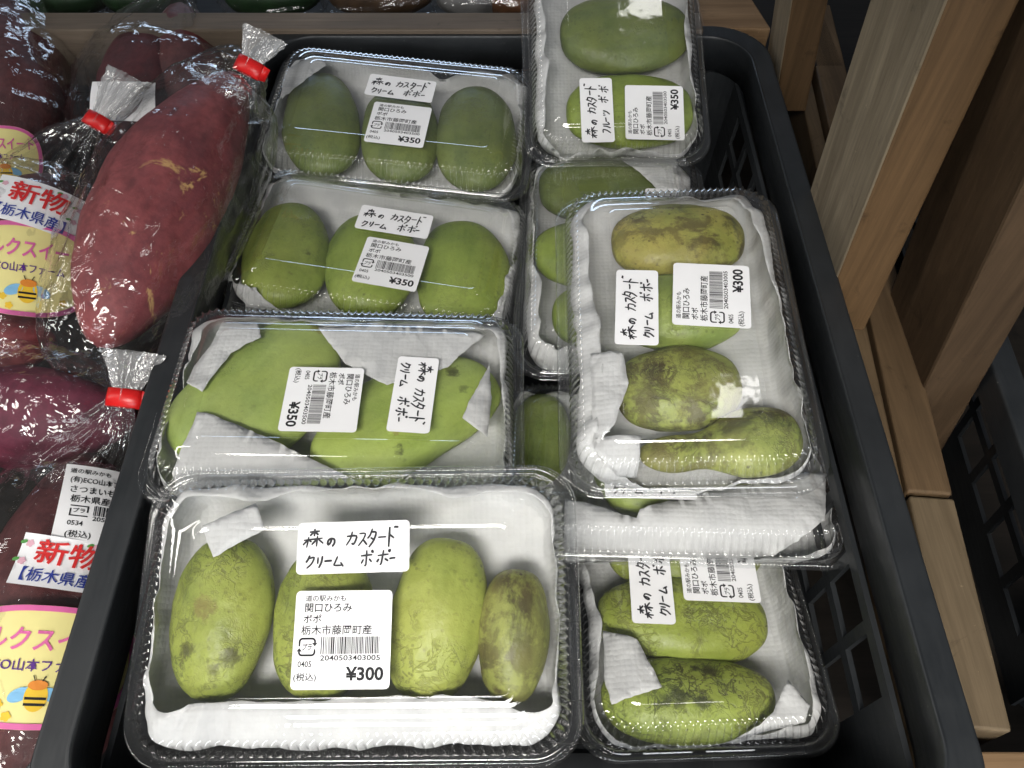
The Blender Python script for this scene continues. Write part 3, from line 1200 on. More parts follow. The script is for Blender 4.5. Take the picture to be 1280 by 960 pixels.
SK_A1 = m_fruit("green_skin_with_scar", (0.205, 0.255, 0.035), (0.375, 0.430, 0.090), .35, DK, .5, .75, 1.0,
                spots=((.018, .011, .012, .006), (.016, -.010, .012, .005), (-.004, -.004, .016, .007, (.16, .10, .03)), (.024, .004, .012, .004)))
SK_B2 = m_fruit("pale_skin_with_scars", (0.310, 0.405, 0.060), (0.435, 0.545, 0.130), .02, DK, .15, .05, 3.2, .2,
                spots=((.038, .006, .012, .0062), (.036, -.009, .012, .004), (-.018, -.020, .009, .0045), (-.004, -.004, .016, .0036), (.002, .001, .016, .003), (-.014, -.012, .014, .003, (.2, .12, .03))))
SK_B1 = m_fruit("pale_skin_with_stem_end", (0.310, 0.405, 0.060), (0.435, 0.545, 0.130), .02, DK, .15, .08, 2.2, .25,
                spots=((.056, -.002, .006, .008, (.22, .10, .02)), (.006, .030, .009, .0035), (.012, .031, .008, .003), (-.01, -.028, .008, .003)))
SK_C1 = m_fruit("dusky_skin_with_seam", (0.175, 0.245, 0.034), (0.320, 0.390, 0.075), .10, DK, .35, .35, 5.1, .12,
                spots=((.016, -.012, .008, .004), (.010, -.013, .009, .004), (.004, -.015, .009, .004), (-.003, -.017, .009, .004), (-.010, -.018, .009, .0045), (.022, -.011, .007, .004)))
SK_I2 = m_fruit("netted_skin_with_scar", (0.215, 0.275, 0.036), (0.365, 0.430, 0.085), .42, DK, .5, 1.1, 8.8,
                spots=((.012, .012, .012, .007), (.004, .013, .012, .003), (-.008, -.004, .016, .007), (.004, -.006, .016, .006), (-.016, -.006, .014, .005)))
SK_G4 = m_fruit("mottled_skin_with_scars", (0.20, 0.25, 0.045), (0.40, 0.42, 0.11), 1.0, BRN, .9, .95, 13.4, .15,
                spots=((-.018, .004, .016, .005, BRN), (-.022, -.012, .013, .004), (-.036, -.012, .008, .006, BRN), (.02, -.008, .012, .009, BRN), (.034, -.004, .012, .009, BRN)))

# ---- pack A, front
P = Pack((-0.0756, 0.1413, 0.0050), .6, 17.0, -1.2, False, "clear pack of four pawpaws priced 300 yen at the front of the crate", 0.990)
P.name(442, 684, 1, 1)
P.price(428, 799, 0, "300")
P.fruit((287, 670), (268, 876), 128, SK_A1, "green pawpaw under the folded paper corner in the front pack of four", 1, .10)
P.fruit((408, 686), (400, 876), 128, SK_A, "green pawpaw under both labels of the front pack of four", 2, .06)
P.fruit((562, 671), (530, 877), 122, SK_A2, "smooth green pawpaw right of the labels in the front pack of four", 3, .05)
P.fruit((645, 710), (638, 878), 94, SK_A4, "smallest pawpaw, brown speckled, in the front pack of four", 4, .08)
P.paper(([20, 20, 21, 22, 22, 20], [2, 0, 0, 0, 2], [3, 7, 2, 0, 3, 9, 4], [3, 1, 0, 2, 5]),
        [[(252, 658), (318, 628), (334, 661), (268, 697)]], "white paper towel with one corner folded over, in the front pack of four", 1)

# ---- pack B
P = Pack((-0.0991, 0.2702, -0.0050), 0, -1.5, 2.0, False, "clear pack of two large pale pawpaws with both labels turned sideways", 0.968)
P.price(403, 499, -90, "350")
P.name(517, 493, -93, 2)
P.fruit((240, 584), (400, 404), 146, SK_B1, "big pale green pawpaw left of the sideways labels", 5, .12, .08)
P.fruit((398, 600), (610, 456), 122, SK_B2, "big pale green pawpaw under the sideways handwritten label", 6, .0, -.12)
P.paper(([-14, -15, -12, -6, 1, 0], [0, 0, 3, 5], [10, 12, 7, 3, 3], [8, 2, -7, 0, 1]),
        [([(247, 516), (258, 517), (345, 553), (432, 592), (470, 609), (203, 615)], 0),
         ([(278, 397), (322, 402), (326, 420), (288, 440), (252, 488), (231, 474), (241, 452), (262, 430)], .002),
         ([(398, 410), (470, 400), (606, 418), (560, 458), (484, 482), (432, 456)], .001),
         ([(612, 452), (578, 522), (609, 546), (614, 500)], .000)],
        "white paper towel with a big front triangle folded over two pale pawpaws", 2)

# ---- pack C
P = Pack((-0.0953, 0.4260, -0.0423), -7.5, -.3, 4.0, False, "clear pack of three green pawpaws between the two-fruit pack and the rearmost pack", 0.982)
P.name(493, 278, -1, 3)
P.price(489, 330, -2, "350")
P.fruit((346, 396), (366, 248), 118, SK_C1, "pear shaped pawpaw with a dark seam, in the second pack from the back", 7, .22)
P.fruit((460, 402), (466, 262), 118, SK_C, "middle green pawpaw under the labels of the second pack from the back", 8, .05)
P.fruit((578, 420), (578, 272), 122, SK_C, "plump dull green pawpaw right of the labels in the second pack from the back", 9, .06)
P.paper(([3, -14, -18, -18, -18, -15, 2], [6, 3, 1, 6], [8, 2, 0, 3, 6], [5, 1, 0, 2]),
        [([(306, 352), (356, 386), (345, 391), (286, 381)], 0), ([(632, 372), (613, 396), (632, 408), (636, 360)], 0)],
        "white paper towel under the three pawpaws of the second pack from the back", 3)

# ---- pack D
P = Pack((-0.0895, 0.5488, -0.0206), -5.5, 4.7, 3.0, False, "clear pack of three dark green pawpaws at the back of the crate", 0.985)
P.name(501, 111, -2, 4)
P.price(498, 156, -1, "350")
P.fruit((404, 240), (396, 86), 104, SK_D, "bloomed green pawpaw with a pointed top in the rearmost pack of three", 10, .16)
P.fruit((498, 250), (500, 104), 102, SK_D, "green pawpaw under the labels of the rearmost pack of three", 11, .05)
P.fruit((592, 258), (596, 104), 104, SK_D, "green pawpaw right of the labels in the rearmost pack of three", 12, .05)
P.paper(([-15, -22, -18, -22, -17, -20], [0, 1, 2, 8], [12, 8, -11, 3, 6, 4, 10], [7, 2, 1, 0]),
        [([(352, 84), (402, 70), (408, 84), (386, 98), (352, 122)], 0)],
        "white paper towel with a curled corner in the rearmost pack of three", 4)

# ---- pack E, tipped up on the back rim
P = Pack((.0800, .6020, .0170), 1.0, 21.0, 0, True, "clear pack tipped up on the back rim, labelled as fruits in handwriting")
P.name(746, 138, 90, 5, (ROW1, ROW2B))
P.price(818, 141, 88, "350")
P.fruit((700, 48), (872, 38), 96, SK_D, "large green pawpaw above the labels of the tipped up pack", 13, .06)
P.fruit((708, 142), (866, 138), 92, SK_C, "green pawpaw beneath the labels of the tipped up pack", 14, .04)
P.paper(([-8, -6, -8], [-4, 2, 6, 0, 0], [2, 2, 2], [1, 5, 7, 7, 6]), [], "white paper towel in the pack tipped up on the back rim", 5)

# ---- pack H and I before F and G
P = Pack((0.0960, 0.2607, -0.0665), -2.9, -11.0, -1.9, False, "clear pack mostly hidden under the 300 yen upright pack, its front full of paper")
P.name(812, 604, 0, 6)
P.fruit((678, 484), (672, 612), 78, SK_H, "green pawpaw standing beside the two-fruit pack, seen past the topmost pack", 15, .05)
P.fruit((800, 520), (800, 652), 120, SK_H, "green pawpaw whose lower end shows below the topmost pack", 16, .05)
P.fruit((930, 510), (925, 630), 90, SK_H, "green pawpaw hidden behind crumpled paper under the topmost pack", 17, .05)
P.paper(([-17, -17, -17, -17, -14], [-6, 2, 1, 2], [2, 2, 2], [2, 2, -6]),
        [([(706, 624), (745, 632), (796, 645), (800, 636), (866, 618), (1034, 586), (1032, 648), (980, 682), (850, 688), (704, 690)], .001)],
        "white crumpled paper towel filling the front of the half hidden pack", 6)

P = Pack((0.1034, 0.1970, -0.0826), 1.9, -6.7, .5, True, "low clear pack with two netted pawpaws at the front right corner")
P.name(813, 726, 86, 7)
P.price(897, 708, 86, "300")
P.fruit((746, 772), (958, 778), 108, SK_I, "netted green pawpaw under the labels of the low corner pack", 18, .04)
P.fruit((752, 876), (968, 872), 108, SK_I2, "netted green pawpaw nearest the viewer in the low corner pack", 19, .10, .08)
P.fruit((760, 690), (950, 690), 90, SK_I, "netted green pawpaw of the corner pack hidden below the pack above it", 20, .04)
P.paper(([-12, -19, -15, -8, 3], [4, 1, 0, 0, 1, 1], [1, 1, 1], [0, 2, 2, 4, 6, 1]),
        [([(754, 786), (796, 801), (827, 860), (765, 880), (756, 850)], .000), ([(985, 850), (1014, 880), (1008, 900), (930, 922), (968, 888)], .001)],
        "white paper towel with a pointed flap beside the nearest netted pawpaw", 7)

P = Pack((.0754, .4224, -.0421), -2.1, -.7, -1.5, True, "clear pack between the tipped up pack and the topmost pack, mostly covered")
P.name(830, 268, 90, 8)
P.fruit((674, 240), (826, 228), 80, SK_D, "dark green pawpaw showing above the topmost pack", 21, .06)
P.fruit((668, 318), (820, 314), 80, SK_C, "green pawpaw whose end shows left of the topmost pack", 22, .06)
P.fruit((690, 396), (830, 394), 76, SK_C, "green pawpaw wholly under the topmost pack", 23, .05)
P.paper(([4, 4, 4], [3, 4, 10, 12], [10, 6, 4, 6], [2, 0, 1, 8, 7]),
        [([(776, 196), (816, 184), (846, 196), (850, 240), (822, 236)], .001)],
        "white paper towel spread behind the dark green pawpaw above the topmost pack", 8)

P = Pack((.0991, .3114, .0147), -.9, 2.9, -4.0, True, "topmost clear pack of four ripe brownish pawpaws priced 300 yen")
P.name(796, 384, 86, 9)
P.price(889, 369, 84, "300")
P.fruit((764, 308), (930, 296), 86, SK_G, "ripe yellow brown pawpaw above the labels of the topmost pack", 24, .04)
P.fruit((770, 392), (928, 388), 92, SK_H, "greenest pawpaw, under the labels of the topmost pack", 25, .05)
P.fruit((770, 496), (926, 476), 102, SK_G2, "mottled round pawpaw below the labels of the topmost pack", 26, .02)
P.fruit((1002, 540), (800, 576), 108, SK_G4, "pear shaped mottled pawpaw at the near end of the topmost pack", 27, .50, -.08)
P.paper(([3, -16, -20, -20, -12], [-4, 0, 0, 2, 6, 10], [10, 2, 2, 6], [7, 10, 12, 12, 12, 10]),
        [([(745, 545), (802, 544), (798, 592), (772, 590), (742, 560)], .001), ([(738, 440), (778, 440), (786, 478), (768, 530), (742, 560)], .001)],
        "white paper towel of the topmost pack with wide fold along the labels", 9)

# ------------------------------------------------------------------ sweet potatoes in clear bags
PGRP, BGRP = "sweet potatoes in clear bags", "clear bags of sweet potatoes"


def frame(a, b, up=Vector((0, -.35, 1))):
    z = (b - a).normalized()
    x = z.cross(up).normalized()
    y = x.cross(z)
    # y is the side that faces up and towards the viewer
    return x, (-y if y.z < 0 else y), z


def potato(a, b, r, mat, label, seed, fat=.45, bend=.12):
    ln = (b - a).length
    x, y, z = frame(a, b)
    V, F = [], []
    nu, nv = 64, 40
    sq = Vector((seed * 2.3, seed, seed * 1.7))
    for i in range(nu + 1):
        t_ = i / nu
        rr = (math.sin(math.pi * (t_ ** (1.0 + .5 * (fat - .5)))) ** .62) if 0 < i < nu else 0.0
        for j in range(nv):
            th = 2 * math.pi * j / nv
            dv = Vector((math.cos(th), math.sin(th), t_ * 3))
            k = 1 + .10 * noise.noise(dv * 1.1 + sq) + .05 * noise.noise(dv * 2.7 + sq)
            off = bend * r * math.sin(math.pi * t_)
            V.append((r * rr * k * math.cos(th) + off, r * rr * k * math.sin(th) * .92, (t_ - .5) * ln))
    for i in range(nu):
        for j in range(nv):
            j2 = (j + 1) % nv
            F.append((i * nv + j, i * nv + j2, (i + 1) * nv + j2, (i + 1) * nv + j))
    me = mesh(V, F)
    bm = bmesh.new()
    bm.from_mesh(me)
    bmesh.ops.remove_doubles(bm, verts=bm.verts, dist=1e-6)
    bmesh.ops.recalc_face_normals(bm, faces=bm.faces)
    bm.to_mesh(me)
    bm.free()
    o = link("sweet_potato", me, mat)
    o.matrix_world = Matrix.Translation((a + b) / 2) @ Matrix((x, y, z)).transposed().to_4x4()
    tag(o, label, "sweet potato", PGRP)
    return o


def film_tube(path, seed, nv=120, sub=6, crease=.06):
    """clear bag: rings along a path of (point, radius, pleat depth, flatness)"""
    pts = []
    n = len(path)
    for i in range(n - 1):
        p0, p1, p2, p3 = path[max(i - 1, 0)], path[i], path[i + 1], path[min(i + 2, n - 1)]
        for k in range(sub):
            t_ = k / sub

            def cr(a, b, c, d):
                return .5 * ((2 * b) + (c - a) * t_ + (2 * a - 5 * b + 4 * c - d) * t_ ** 2 + (3 * b - a - 3 * c + d) * t_ ** 3)
            pts.append((cr(p0[0], p1[0], p2[0], p3[0]), max(.001, cr(p0[1], p1[1], p2[1], p3[1])), max(0, cr(p0[2], p1[2], p2[2], p3[2])), p1[3] + (p2[3] - p1[3]) * t_))
    pts.append(path[-1])
    V, F = [], []
    m = len(pts)
    rnd = random.Random(seed)
    phs = [rnd.uniform(0, 6.28) for _ in range(6)]
    ks = [7, 11, 17, 23, 31]
    for i, (c, r, pl, fl) in enumerate(pts):
        d = (pts[min(i + 1, m - 1)][0] - pts[max(i - 1, 0)][0]).normalized()
        x, y, z = frame(c, c + d)
        for j in range(nv):
            th = 2 * math.pi * j / nv
            w = sum(math.sin(ks[q] * th + phs[q] + .3 * math.sin(i * .4 + q)) * (1.0 if q < 3 else .6) for q in range(5)) / 3.4
            q = Vector((math.cos(th) * 1.8, math.sin(th) * 1.8, i * .22 + seed))
            rg = 1 - abs(noise.noise(q * 1.5)) * 2
            rr = r * (1 + pl * w + crease * (rg - .5) + crease * .5 * noise.noise(q * 3.7))
            V.append(c + x * (rr * math.cos(th)) + y * (rr * math.sin(th) * fl))
    for i in range(m - 1):
        for j in range(nv):
            j2 = (j + 1) % nv
            F.append((i * nv + j, i * nv + j2, (i + 1) * nv + j2, (i + 1) * nv + j))
    return mesh(V, F)


M_TIE = plain("red_tape", (0.62, 0.012, 0.012), 0.35, 0.5, 0.1)


def tie_mesh(c, d, r, h):
    x, y, z = frame(c, c + d)
    V, F = [], []
    n = 24
    prof = [(r * .9, -h / 2), (r, -h / 2), (r * 1.03, 0), (r, h / 2), (r * .9, h / 2)]
    for rr, zz in prof:
        for k in range(n):
            a = 2 * math.pi * k / n
            V.append(c + x * (rr * 1.35 * math.cos(a)) + y * (rr * .55 * math.sin(a)) + z * zz)
    for i in range(len(prof) - 1):
        for k in range(n):
            F.append((i * n + k, i * n + (k + 1) % n, (i + 1) * n + (k + 1) % n, (i + 1) * n + k))
    # loose tape tab
    b = len(V)
    for (s_, t_) in ((1.2, -.5), (2.0, -.42), (2.0, .42), (1.2, .5)):
        V.append(c + x * (r * s_) + z * (h * t_))
        V.append(c + x * (r * s_) + z * (h * t_) + y * .0006)
    F += [(b, b + 2, b + 4, b + 6), (b + 7, b + 5, b + 3, b + 1)]
    for k in range(4):
        a_, c_ = b + 2 * k, b + 2 * ((k + 1) % 4)
        F.append((a_, c_, c_ + 1, a_ + 1))
    return mesh(V, F)


class Bag:
    def __init__(s, path, tie, label, seed, crease=.06, tuft=None):
        s.e = tag(empty("produce_bag"), label, "bag", BGRP)
        me = film_tube(path, seed, crease=crease)
        o = link("film", me, M_FILM, s.e)
        if tuft:
            link("tuft", film_tube(tuft, seed + 50, 200, 6, .10), M_TUFT, s.e)
        bm = bmesh.new()
        bm.from_mesh(me)
        s.bvh = BVHTree.FromBMesh(bm)
        bm.free()
        if tie:
            c, d, r, h = tie
            link("tie", tie_mesh(c, d, r, h), M_TIE, s.e)

    def sticker(s, name, u, v, zc, w, h, ang, shape, layers, mat):
        """sheet stuck on the film round the place the picture point looks at; layers: list of (name, Sheet, material)"""
        d = ray_dir(u, v).normalized()
        hit = s.bvh.ray_cast(CAM, d)
        c = hit[0] if hit[0] else at(u, v, zc)
        nrm = hit[1] if hit[0] else Vector((0, 0, 1))
        if nrm.dot(d) > 0:
            nrm = -nrm
        nrm = (nrm * .4 - d * .6).normalized()
        right = Vector((1, 0, 0))
        right = (right - nrm * right.dot(nrm)).normalized()
        up = nrm.cross(right)
        ca, sa = math.cos(rad(ang)), math.sin(rad(ang))
        ex, ey = right * ca + up * sa, up * ca - right * sa

        # smooth bowl fitted to the film: sample and keep a quadratic in the two directions
        import numpy as np
        A, B = [], []
        for i in range(9):
            for j in range(9):
                px, py = (i / 8 - .5) * w, (j / 8 - .5) * h
                q = c + ex * px + ey * py + nrm * .06
                hh = s.bvh.ray_cast(q, -nrm, .12)
                if hh[0]:
                    A.append((1, px, py, px * px, py * py, px * py))
                    B.append(.06 - hh[3])
        if len(A) > 12:
            co = np.linalg.lstsq(np.array(A), np.array(B), rcond=None)[0]
        else:
            co = np.zeros(6)

        def put(px, py, lift):
            hgt = co[0] + co[1] * px + co[2] * py + co[3] * px * px + co[4] * py * py + co[5] * px * py
            return c + ex * px + ey * py + nrm * (float(hgt) + .0022 + lift)
        V, F = [], []
        if shape == 'oval':
            rings = 10
            n = 48
            V.append(put(0, 0, 0))
            for r in range(1, rings + 1):
                for k in range(n):
                    a = 2 * math.pi * k / n
                    sx_ = math.copysign(abs(math.cos(a)) ** .75, math.cos(a)) * w / 2 * r / rings
                    sy_ = math.copysign(abs(math.sin(a)) ** .75, math.sin(a)) * h / 2 * r / rings
                    V.append(put(sx_, sy_, 0))
            for k in range(n):
                F.append((0, 1 + k, 1 + (k + 1) % n))
            for r in range(rings - 1):
                for k in range(n):
                    F.append((1 + r * n + k, 1 + (r + 1) * n + k, 1 + (r + 1) * n + (k + 1) % n, 1 + r * n + (k + 1) % n))
        else:
            n = 16
            for j in range(n + 1):
                for i in range(n + 1):
                    V.append(put((i / n - .5) * w, (j / n - .5) * h, 0))
            for j in range(n):
                for i in range(n):
                    a = j * (n + 1) + i
                    F.append((a, a + 1, a + n + 2, a + n + 1))
        o = link(name, mesh(V, F), mat, s.e)
        for k, (nm, sh, mt) in enumerate(layers):
            me = mesh([put(x, y, .0003 + z + .00004 * k) for x, y, z in sh.v], sh.f)
            link(nm, me, mt, o, smooth=False)
        return o


M_YEL = plain("yellow_sticker", (0.80, 0.72, 0.30), 0.4, 0.4, 0.04)
M_PINK = plain("pink_border", (0.68, 0.14, 0.36), 0.4, 0.4, 0.05)
M_RED = plain("red_print", (0.62, 0.03, 0.03), 0.5, 0.3, 0.1)
M_MAROON = plain("maroon_print", (0.20, 0.03, 0.03), 0.5, 0.3, 0.1)
M_BLUE = plain("blue_print", (0.03, 0.05, 0.28), 0.5, 0.3, 0.1)
M_PURP = plain("purple_print", (0.10, 0.03, 0.22), 0.5, 0.3, 0.1)
M_SKY = plain("pale_blue_print", (0.22, 0.48, 0.72), 0.5, 0.3, 0.1)
M_ORG = plain("orange_print", (0.75, 0.26, 0.04), 0.5, 0.3, 0.1)
M_GOLD = plain("golden_print", (0.80, 0.52, 0.04), 0.5, 0.3, 0.1)
M_GRN = plain("green_print", (0.10, 0.32, 0.08), 0.5, 0.3, 0.1)
M_ROSE = plain("rose_print", (0.72, 0.42, 0.50), 0.5, 0.3, 0.1)


def blossom(x, y, r):
    sh = Sheet()
    n = 30
    sh.add([(x + r * (.72 + .28 * abs(math.cos(2.5 * 2 * math.pi * k / n))) * math.cos(2 * math.pi * k / n),
             y + r * (.72 + .28 * abs(math.cos(2.5 * 2 * math.pi * k / n))) * math.sin(2 * math.pi * k / n)) for k in range(n)], [tuple(range(n))])
    return sh


def new_crop_layers(w, h):
    a, b = Sheet(), Sheet()
    a.text("新物", -.34 * w, .30 * w, -.06 * h, .42 * h, .016)
    b.text("【栃木県産】", -.40 * w, .34 * w, -.42 * h, -.15 * h, .008)
    out = []
    for (x, y) in ((-.42, .30), (.22, .40), (.42, .22), (.40, -.08), (-.44, -.05), (.44, -.38)):
        out.append(("flower_mark", blossom(x * w, y * h, .0021), M_ROSE))
        c = Sheet()
        c.disc(x * w - .0032, y * h + .0006, .0018, .0010, 0, 12, .4)
        out.append(("leaf_mark", c, M_GRN))
    return out + [("place_lettering", b, M_BLUE), ("headline_lettering", a, M_RED)]


def brand_layers(w, h):
    ring = Sheet()
    n = 72

    def pt(a, k):
        return (math.copysign(abs(math.cos(a)) ** .75, math.cos(a)) * w / 2 * k, math.copysign(abs(math.sin(a)) ** .75, math.sin(a)) * h / 2 * k)
    for i in range(n):
        a0, a1 = 2 * math.pi * i / n, 2 * math.pi * (i + 1) / n
        ring.add([pt(a0, .995), pt(a1, .995), pt(a1, .90), pt(a0, .90)], [(0, 1, 2, 3)])
    t, e = Sheet(), Sheet()
    t.text("シルクスイート", -.40 * w, .40 * w, .12 * h, .31 * h, .02)
    e.text("ECO山本ファーム", -.26 * w, .27 * w, -.045 * h, .055 * h, .010)
    body, band, wing, cap, pot = Sheet(), Sheet(), Sheet(), Sheet(), Sheet()
    flowers = []
    bx, by = .02 * w, -.24 * h
    k = h * .095
    wing.disc(bx - 1.35 * k, by + .1 * k, .95 * k, .55 * k, 0, 20, .5)
    wing.disc(bx + 1.35 * k, by + .1 * k, .95 * k, .55 * k, 0, 20, -.5)
    body.disc(bx, by, .95 * k, 1.25 * k, .0001, 24)
    cap.disc(bx, by + .95 * k, .80 * k, .42 * k, .0002, 20)
    for yy in (-.15, -.65):
        band.rect(bx - .86 * k, bx + .86 * k, by + (yy - .11) * k, by + (yy + .11) * k, .0002)
    band.stroke([(bx - .3 * k, by + 1.3 * k), (bx - .5 * k, by + 1.75 * k)], .12 * k, .0002)
    band.stroke([(bx + .3 * k, by + 1.3 * k), (bx + .5 * k, by + 1.75 * k)], .12 * k, .0002)
    for (x, y) in ((-.34, -.30), (-.24, -.36), (-.15, -.31), (.28, -.32), (-.10, -.40)):
        flowers.append(("flower_mark", blossom(x * w, y * h, .0024), M_GOLD))
    pot.add([(x * w, y * h) for x, y in ((-.42, -.19), (-.36, -.13), (-.29, -.12), (-.23, -.16), (-.19, -.17), (-.23, -.19), (-.29, -.24), (-.37, -.23))],
            [tuple(range(8))[::-1]])
    return flowers + [("border", ring, M_PINK), ("headline_lettering", t, M_PINK), ("farm_lettering", e, M_PURP), ("potato_print", pot, M_MAROON),
            ("insect_wings", wing, M_SKY), ("insect_body", body, M_GOLD), ("insect_cap", cap, M_ORG), ("insect_stripes", band, M_INK)]


def potato_price_layers(w, h):
    t, b = Sheet(), Sheet()
    for body, x0, x1, y0_, y1_, bo in (("道の駅みかも", -.44, .06, .38, .45, .012), ("(有)ECO山本ファーム", -.42, .46, .24, .34, .014),
                                       ("さつまいも", -.40, .14, .12, .21, .015), ("栃木県産", -.38, .10, -.01, .09, .012),
                                       ("0534", -.36, -.18, -.30, -.24, .012), ("2053403400", -.08, .44, -.22, -.165, .014), ("(税込)", -.36, -.06, -.46, -.36, .012)):
        t.text(body, x0 * w, x1 * w, y0_ * h, y1_ * h, bo)
    t.text("プラ", -.32 * w, -.18 * w, -.14 * h, -.08 * h, .02)
    for x0, x1, y0_, y1_ in ((-.36, -.14, -.06, -.045), (-.36, -.14, -.185, -.17), (-.36, -.34, -.17, -.09), (-.16, -.14, -.13, -.06)):
        t.rect(x0 * w, x1 * w, y0_ * h, y1_ * h)
    rnd = random.Random(3)
    x = -.08
    while x < .43:
        q = rnd.choice((.008, .008, .014, .02))
        b.rect(x * w, (x + q) * w, -.155 * h, -.03 * h)
        x += q + rnd.choice((.010, .014))
    return [("lettering", t, M_INK), ("barcode", b, M_INK)]


def axis_path(a, b, r, extra=1.16, start=.10):
    """bag rings hugging a potato from a to b"""
    out = []
    d = b - a
    for t_, k in ((-start, .30), (-.04, .62), (.12, .92), (.32, 1.06), (.55, 1.08), (.75, .98), (.92, .72)):
        out.append((a + d * t_, r * k * extra, .03, .95))
    return out


def tuft_path(tie, tuft):
    d = tuft - tie
    return [(tie - d * .05, .0060, .25, .6), (tie + d * .15, .0066, .30, .55), (tie + d * .45, .0098, .34, .45), (tie + d * .75, .0130, .36, .38), (tuft, .0155, .40, .32)]


# bag at the very front
SP6 = m_potato("dusky_purple_skin", (0.075, 0.021, 0.024), (0.16, 0.050, 0.048), (0.22, 0.13, 0.07), 1.0, .1)
a, b = at(22, 1040, -.076), at(112, 566, -.062)
potato(a, b, .050, SP6, "dusky purple sweet potato with stickers at the front left corner", 1, .5)
tie, tuft = at(155, 498, -.008), at(166, 440, .004)
B = Bag(axis_path(a, b, .050) + [(at(132, 548, -.032), .020, .22, .8), (tie, .0062, .25, .6)], (tie, tuft - tie, .0078, .011),
        "front clear bag closed with red tape, showing a price label and yellow sticker", 11, tuft=tuft_path(tie, tuft))
B.sticker("price_label", 126, 632, -.03, .042, .046, -4, 'rect', potato_price_layers(.042, .046), M_LABEL)
B.sticker("new_crop_label", 86, 706, -.03, .050, .027, -7, 'rect', new_crop_layers(.050, .027), M_LABEL)
B.sticker("brand_sticker", 48, 832, -.03, .092, .058, -4, 'oval', brand_layers(.092, .058), M_YEL)

# magenta one behind it
SP5 = m_potato("magenta_skin", (0.10, 0.014, 0.034), (0.20, 0.034, 0.064), (0.30, 0.20, 0.10), 2.0, .2)
a, b = at(-110, 500, -.050), at(172, 522, -.045)
potato(a, b, .034, SP5, "magenta sweet potato lying crosswise above the front bag", 2)
Bag(axis_path(a, b, .035) + [(at(182, 520, -.040), .012, .2, .8)], None, "clear bag round the magenta sweet potato lying crosswise", 12)

# large one leaning on the crate rim
SP4 = m_potato("red_purple_skin", (0.15, 0.030, 0.036), (0.31, 0.075, 0.076), (0.55, 0.34, 0.13), 3.0, 1.1)
a, b = at(122, 434, -.010), at(296, 92, .030)
potato(a, b, .043, SP4, "largest red sweet potato, yellow scarred, leaning on the crate rim", 3, .30, -.16)
tie, tuft = at(311, 84, .052), at(332, 42, .066)
Bag(axis_path(a, b, .043) + [(at(303, 92, .045), .018, .2, .8), (tie, .0062, .25, .6)],
    (tie, tuft - tie, .0078, .011), "clear bag of the largest sweet potato, red taped beside the rear pack", 13, tuft=tuft_path(tie, tuft))

# one with the printed stickers behind it
SP3 = m_potato("dark_red_skin", (0.07, 0.014, 0.018), (0.14, 0.030, 0.034), (0.35, 0.22, 0.10), 4.0, .2)
a, b = at(-14, 440, -.045), at(66, 222, -.030)
potato(a, b, .047, SP3, "dark red sweet potato behind the printed stickers, half hidden", 4)
tie, tuft = at(121, 152, .006), at(160, 95, .022)
B = Bag(axis_path(a, b, .047) + [(at(92, 186, -.012), .022, .22, .8), (tie, .0062, .25, .6)],
        (tie, tuft - tie, .0078, .011), "clear bag with new crop label, its neck taped red below the upright bag", 14, tuft=tuft_path(tie, tuft))
B.sticker("new_crop_label", 48, 256, -.0, .056, .036, -12, 'rect', new_crop_layers(.056, .036), M_LABEL)
B.sticker("brand_sticker", 34, 336, -.0, .080, .062, -8, 'oval', brand_layers(.080, .062), M_YEL)

# small one below it
a, b = at(-60, 420, -.030), at(72, 428, -.040)
potato(a, b, .022, SP4, "small reddish sweet potato above the magenta one", 5)
Bag(axis_path(a, b, .024) + [(at(84, 432, -.040), .006, .2, .8)], None, "clear bag round the small reddish sweet potato", 15)

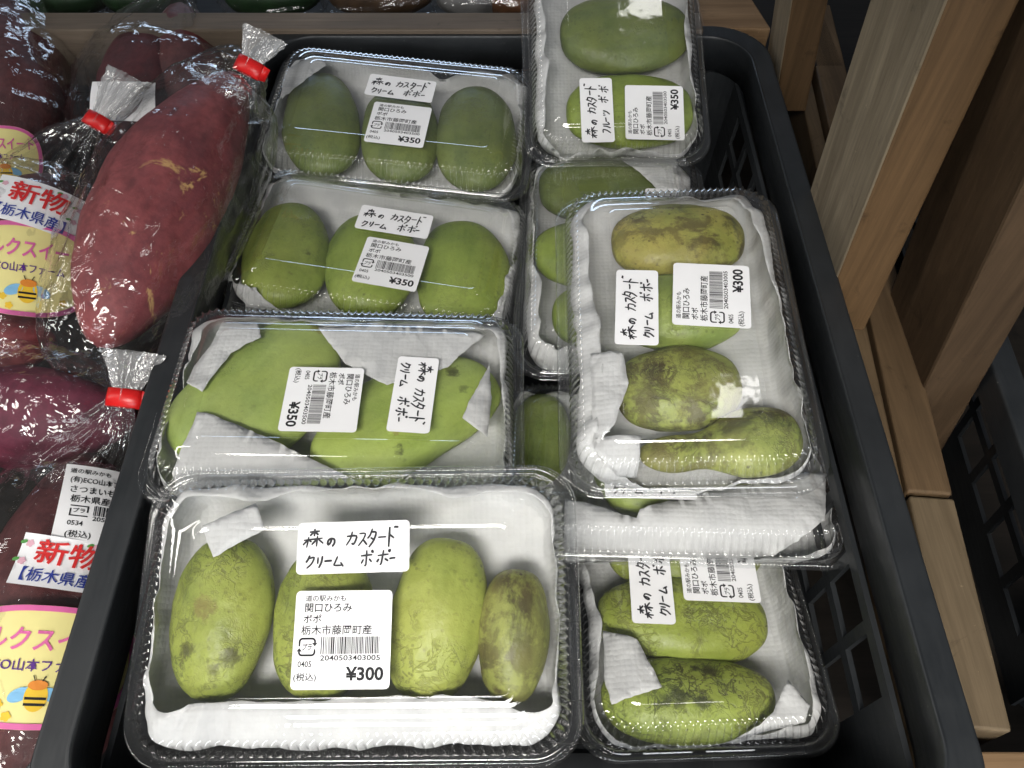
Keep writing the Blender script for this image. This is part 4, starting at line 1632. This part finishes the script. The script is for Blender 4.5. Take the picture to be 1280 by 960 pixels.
# far left and far upright bags
a, b = at(8, 226, -.040), at(0, 10, -.035)
potato(a, b, .052, SP6, "dark sweet potato at the far left behind the label bag", 6)
B = Bag(axis_path(a, b, .054) + [(at(0, -20, -.03), .02, .2, .8)], None, "clear bag round the dark sweet potato at the far left", 16)
B.sticker("brand_sticker", 4, 196, -.0, .050, .046, 0, 'oval', brand_layers(.050, .046), M_YEL)
a, b = at(150, 178, -.040), at(192, 30, -.02)
potato(a, b, .034, SP3, "dark sweet potato in the upright bag, lower of its two", 7)
a2, b2 = at(236, 150, -.040), at(224, 6, -.01)
potato(a2, b2, .030, SP6, "dull purple sweet potato in the upright bag, right of its pair", 8)
B = Bag([(at(196, 205, -.05), .02, .03, .8), (at(192, 180, -.045), .060, .03, .75), (at(194, 110, -.03), .066, .05, .7), (at(203, 60, -.018), .052, .07, .7),
         (at(214, 20, .0), .030, .14, .75), (at(222, -8, .012), .010, .25, .8)], None, "upright clear bag of two sweet potatoes gathered at its top", 17)
B.sticker("price_label", 152, 126, -.0, .050, .030, -2, 'rect', [], M_LABEL)

# ------------------------------------------------------------------ bagged goods on the shelf behind the rail
gm = [plain("leaf_green", (0.015, 0.045, 0.015), .5, .4, .3), plain("brown_skin", (0.07, 0.04, 0.02), .6, .3, .3), plain("white_root", (0.20, 0.20, 0.20), .5, .3, .1),
      plain("orange_skin", (0.14, 0.06, 0.025), .6, .3, .3)]
for k, (u, w_, mi, what) in enumerate(((60, .05, 0, "dark green vegetable in film behind the rail at the far left"),
                                       (165, .045, 0, "green vegetable in film behind the rail beside the upright bag"),
                                       (330, .05, 0, "bright green vegetable behind the rail left of the rear pack"),
                                       (470, .055, 1, "brown vegetable behind the rail above the rear pack"),
                                       (590, .040, 2, "whitish root vegetable behind the rail beside the orange one"),
                                       (645, .040, 3, "orange brown root vegetable behind the rail beside the tipped up pack"))):
    c = at(u, 4, -.005)
    v = link("vegetable", fruit_mesh(w_ * .9, .030, .022, .1, .1, 30 + k, 24, 18), gm[mi])
    v.location = (c.x, c.y + .034, -.012)
    tag(v, what, "vegetable", "vegetables behind the rail")
    e = tag(empty("vegetable_bag"), "clear film round the " + what.split(" behind")[0].split(" in film")[0] + " by the rail", "bag", "film bags behind the rail")
    p0 = Vector((c.x - w_ * 1.05, c.y + .034, -.012))
    d = Vector((w_ * 2.1, 0, 0))
    link("film", film_tube([(p0 + d * t_, r_, .05, .85) for t_, r_ in ((0, .008), (.15, .027), (.5, .034), (.85, .027), (1, .008))], 40 + k, 70, 5, .12), M_FILM, e)
bm = bmesh.new()
box(bm, (-.9, y0 + .030, -.070), (.30, y0 + .40, -.050))
tag(link("shelf_board", bm_mesh(bm), M_TABLE, smooth=False), "dark shelf board carrying the bagged vegetables behind the rail", "shelf")
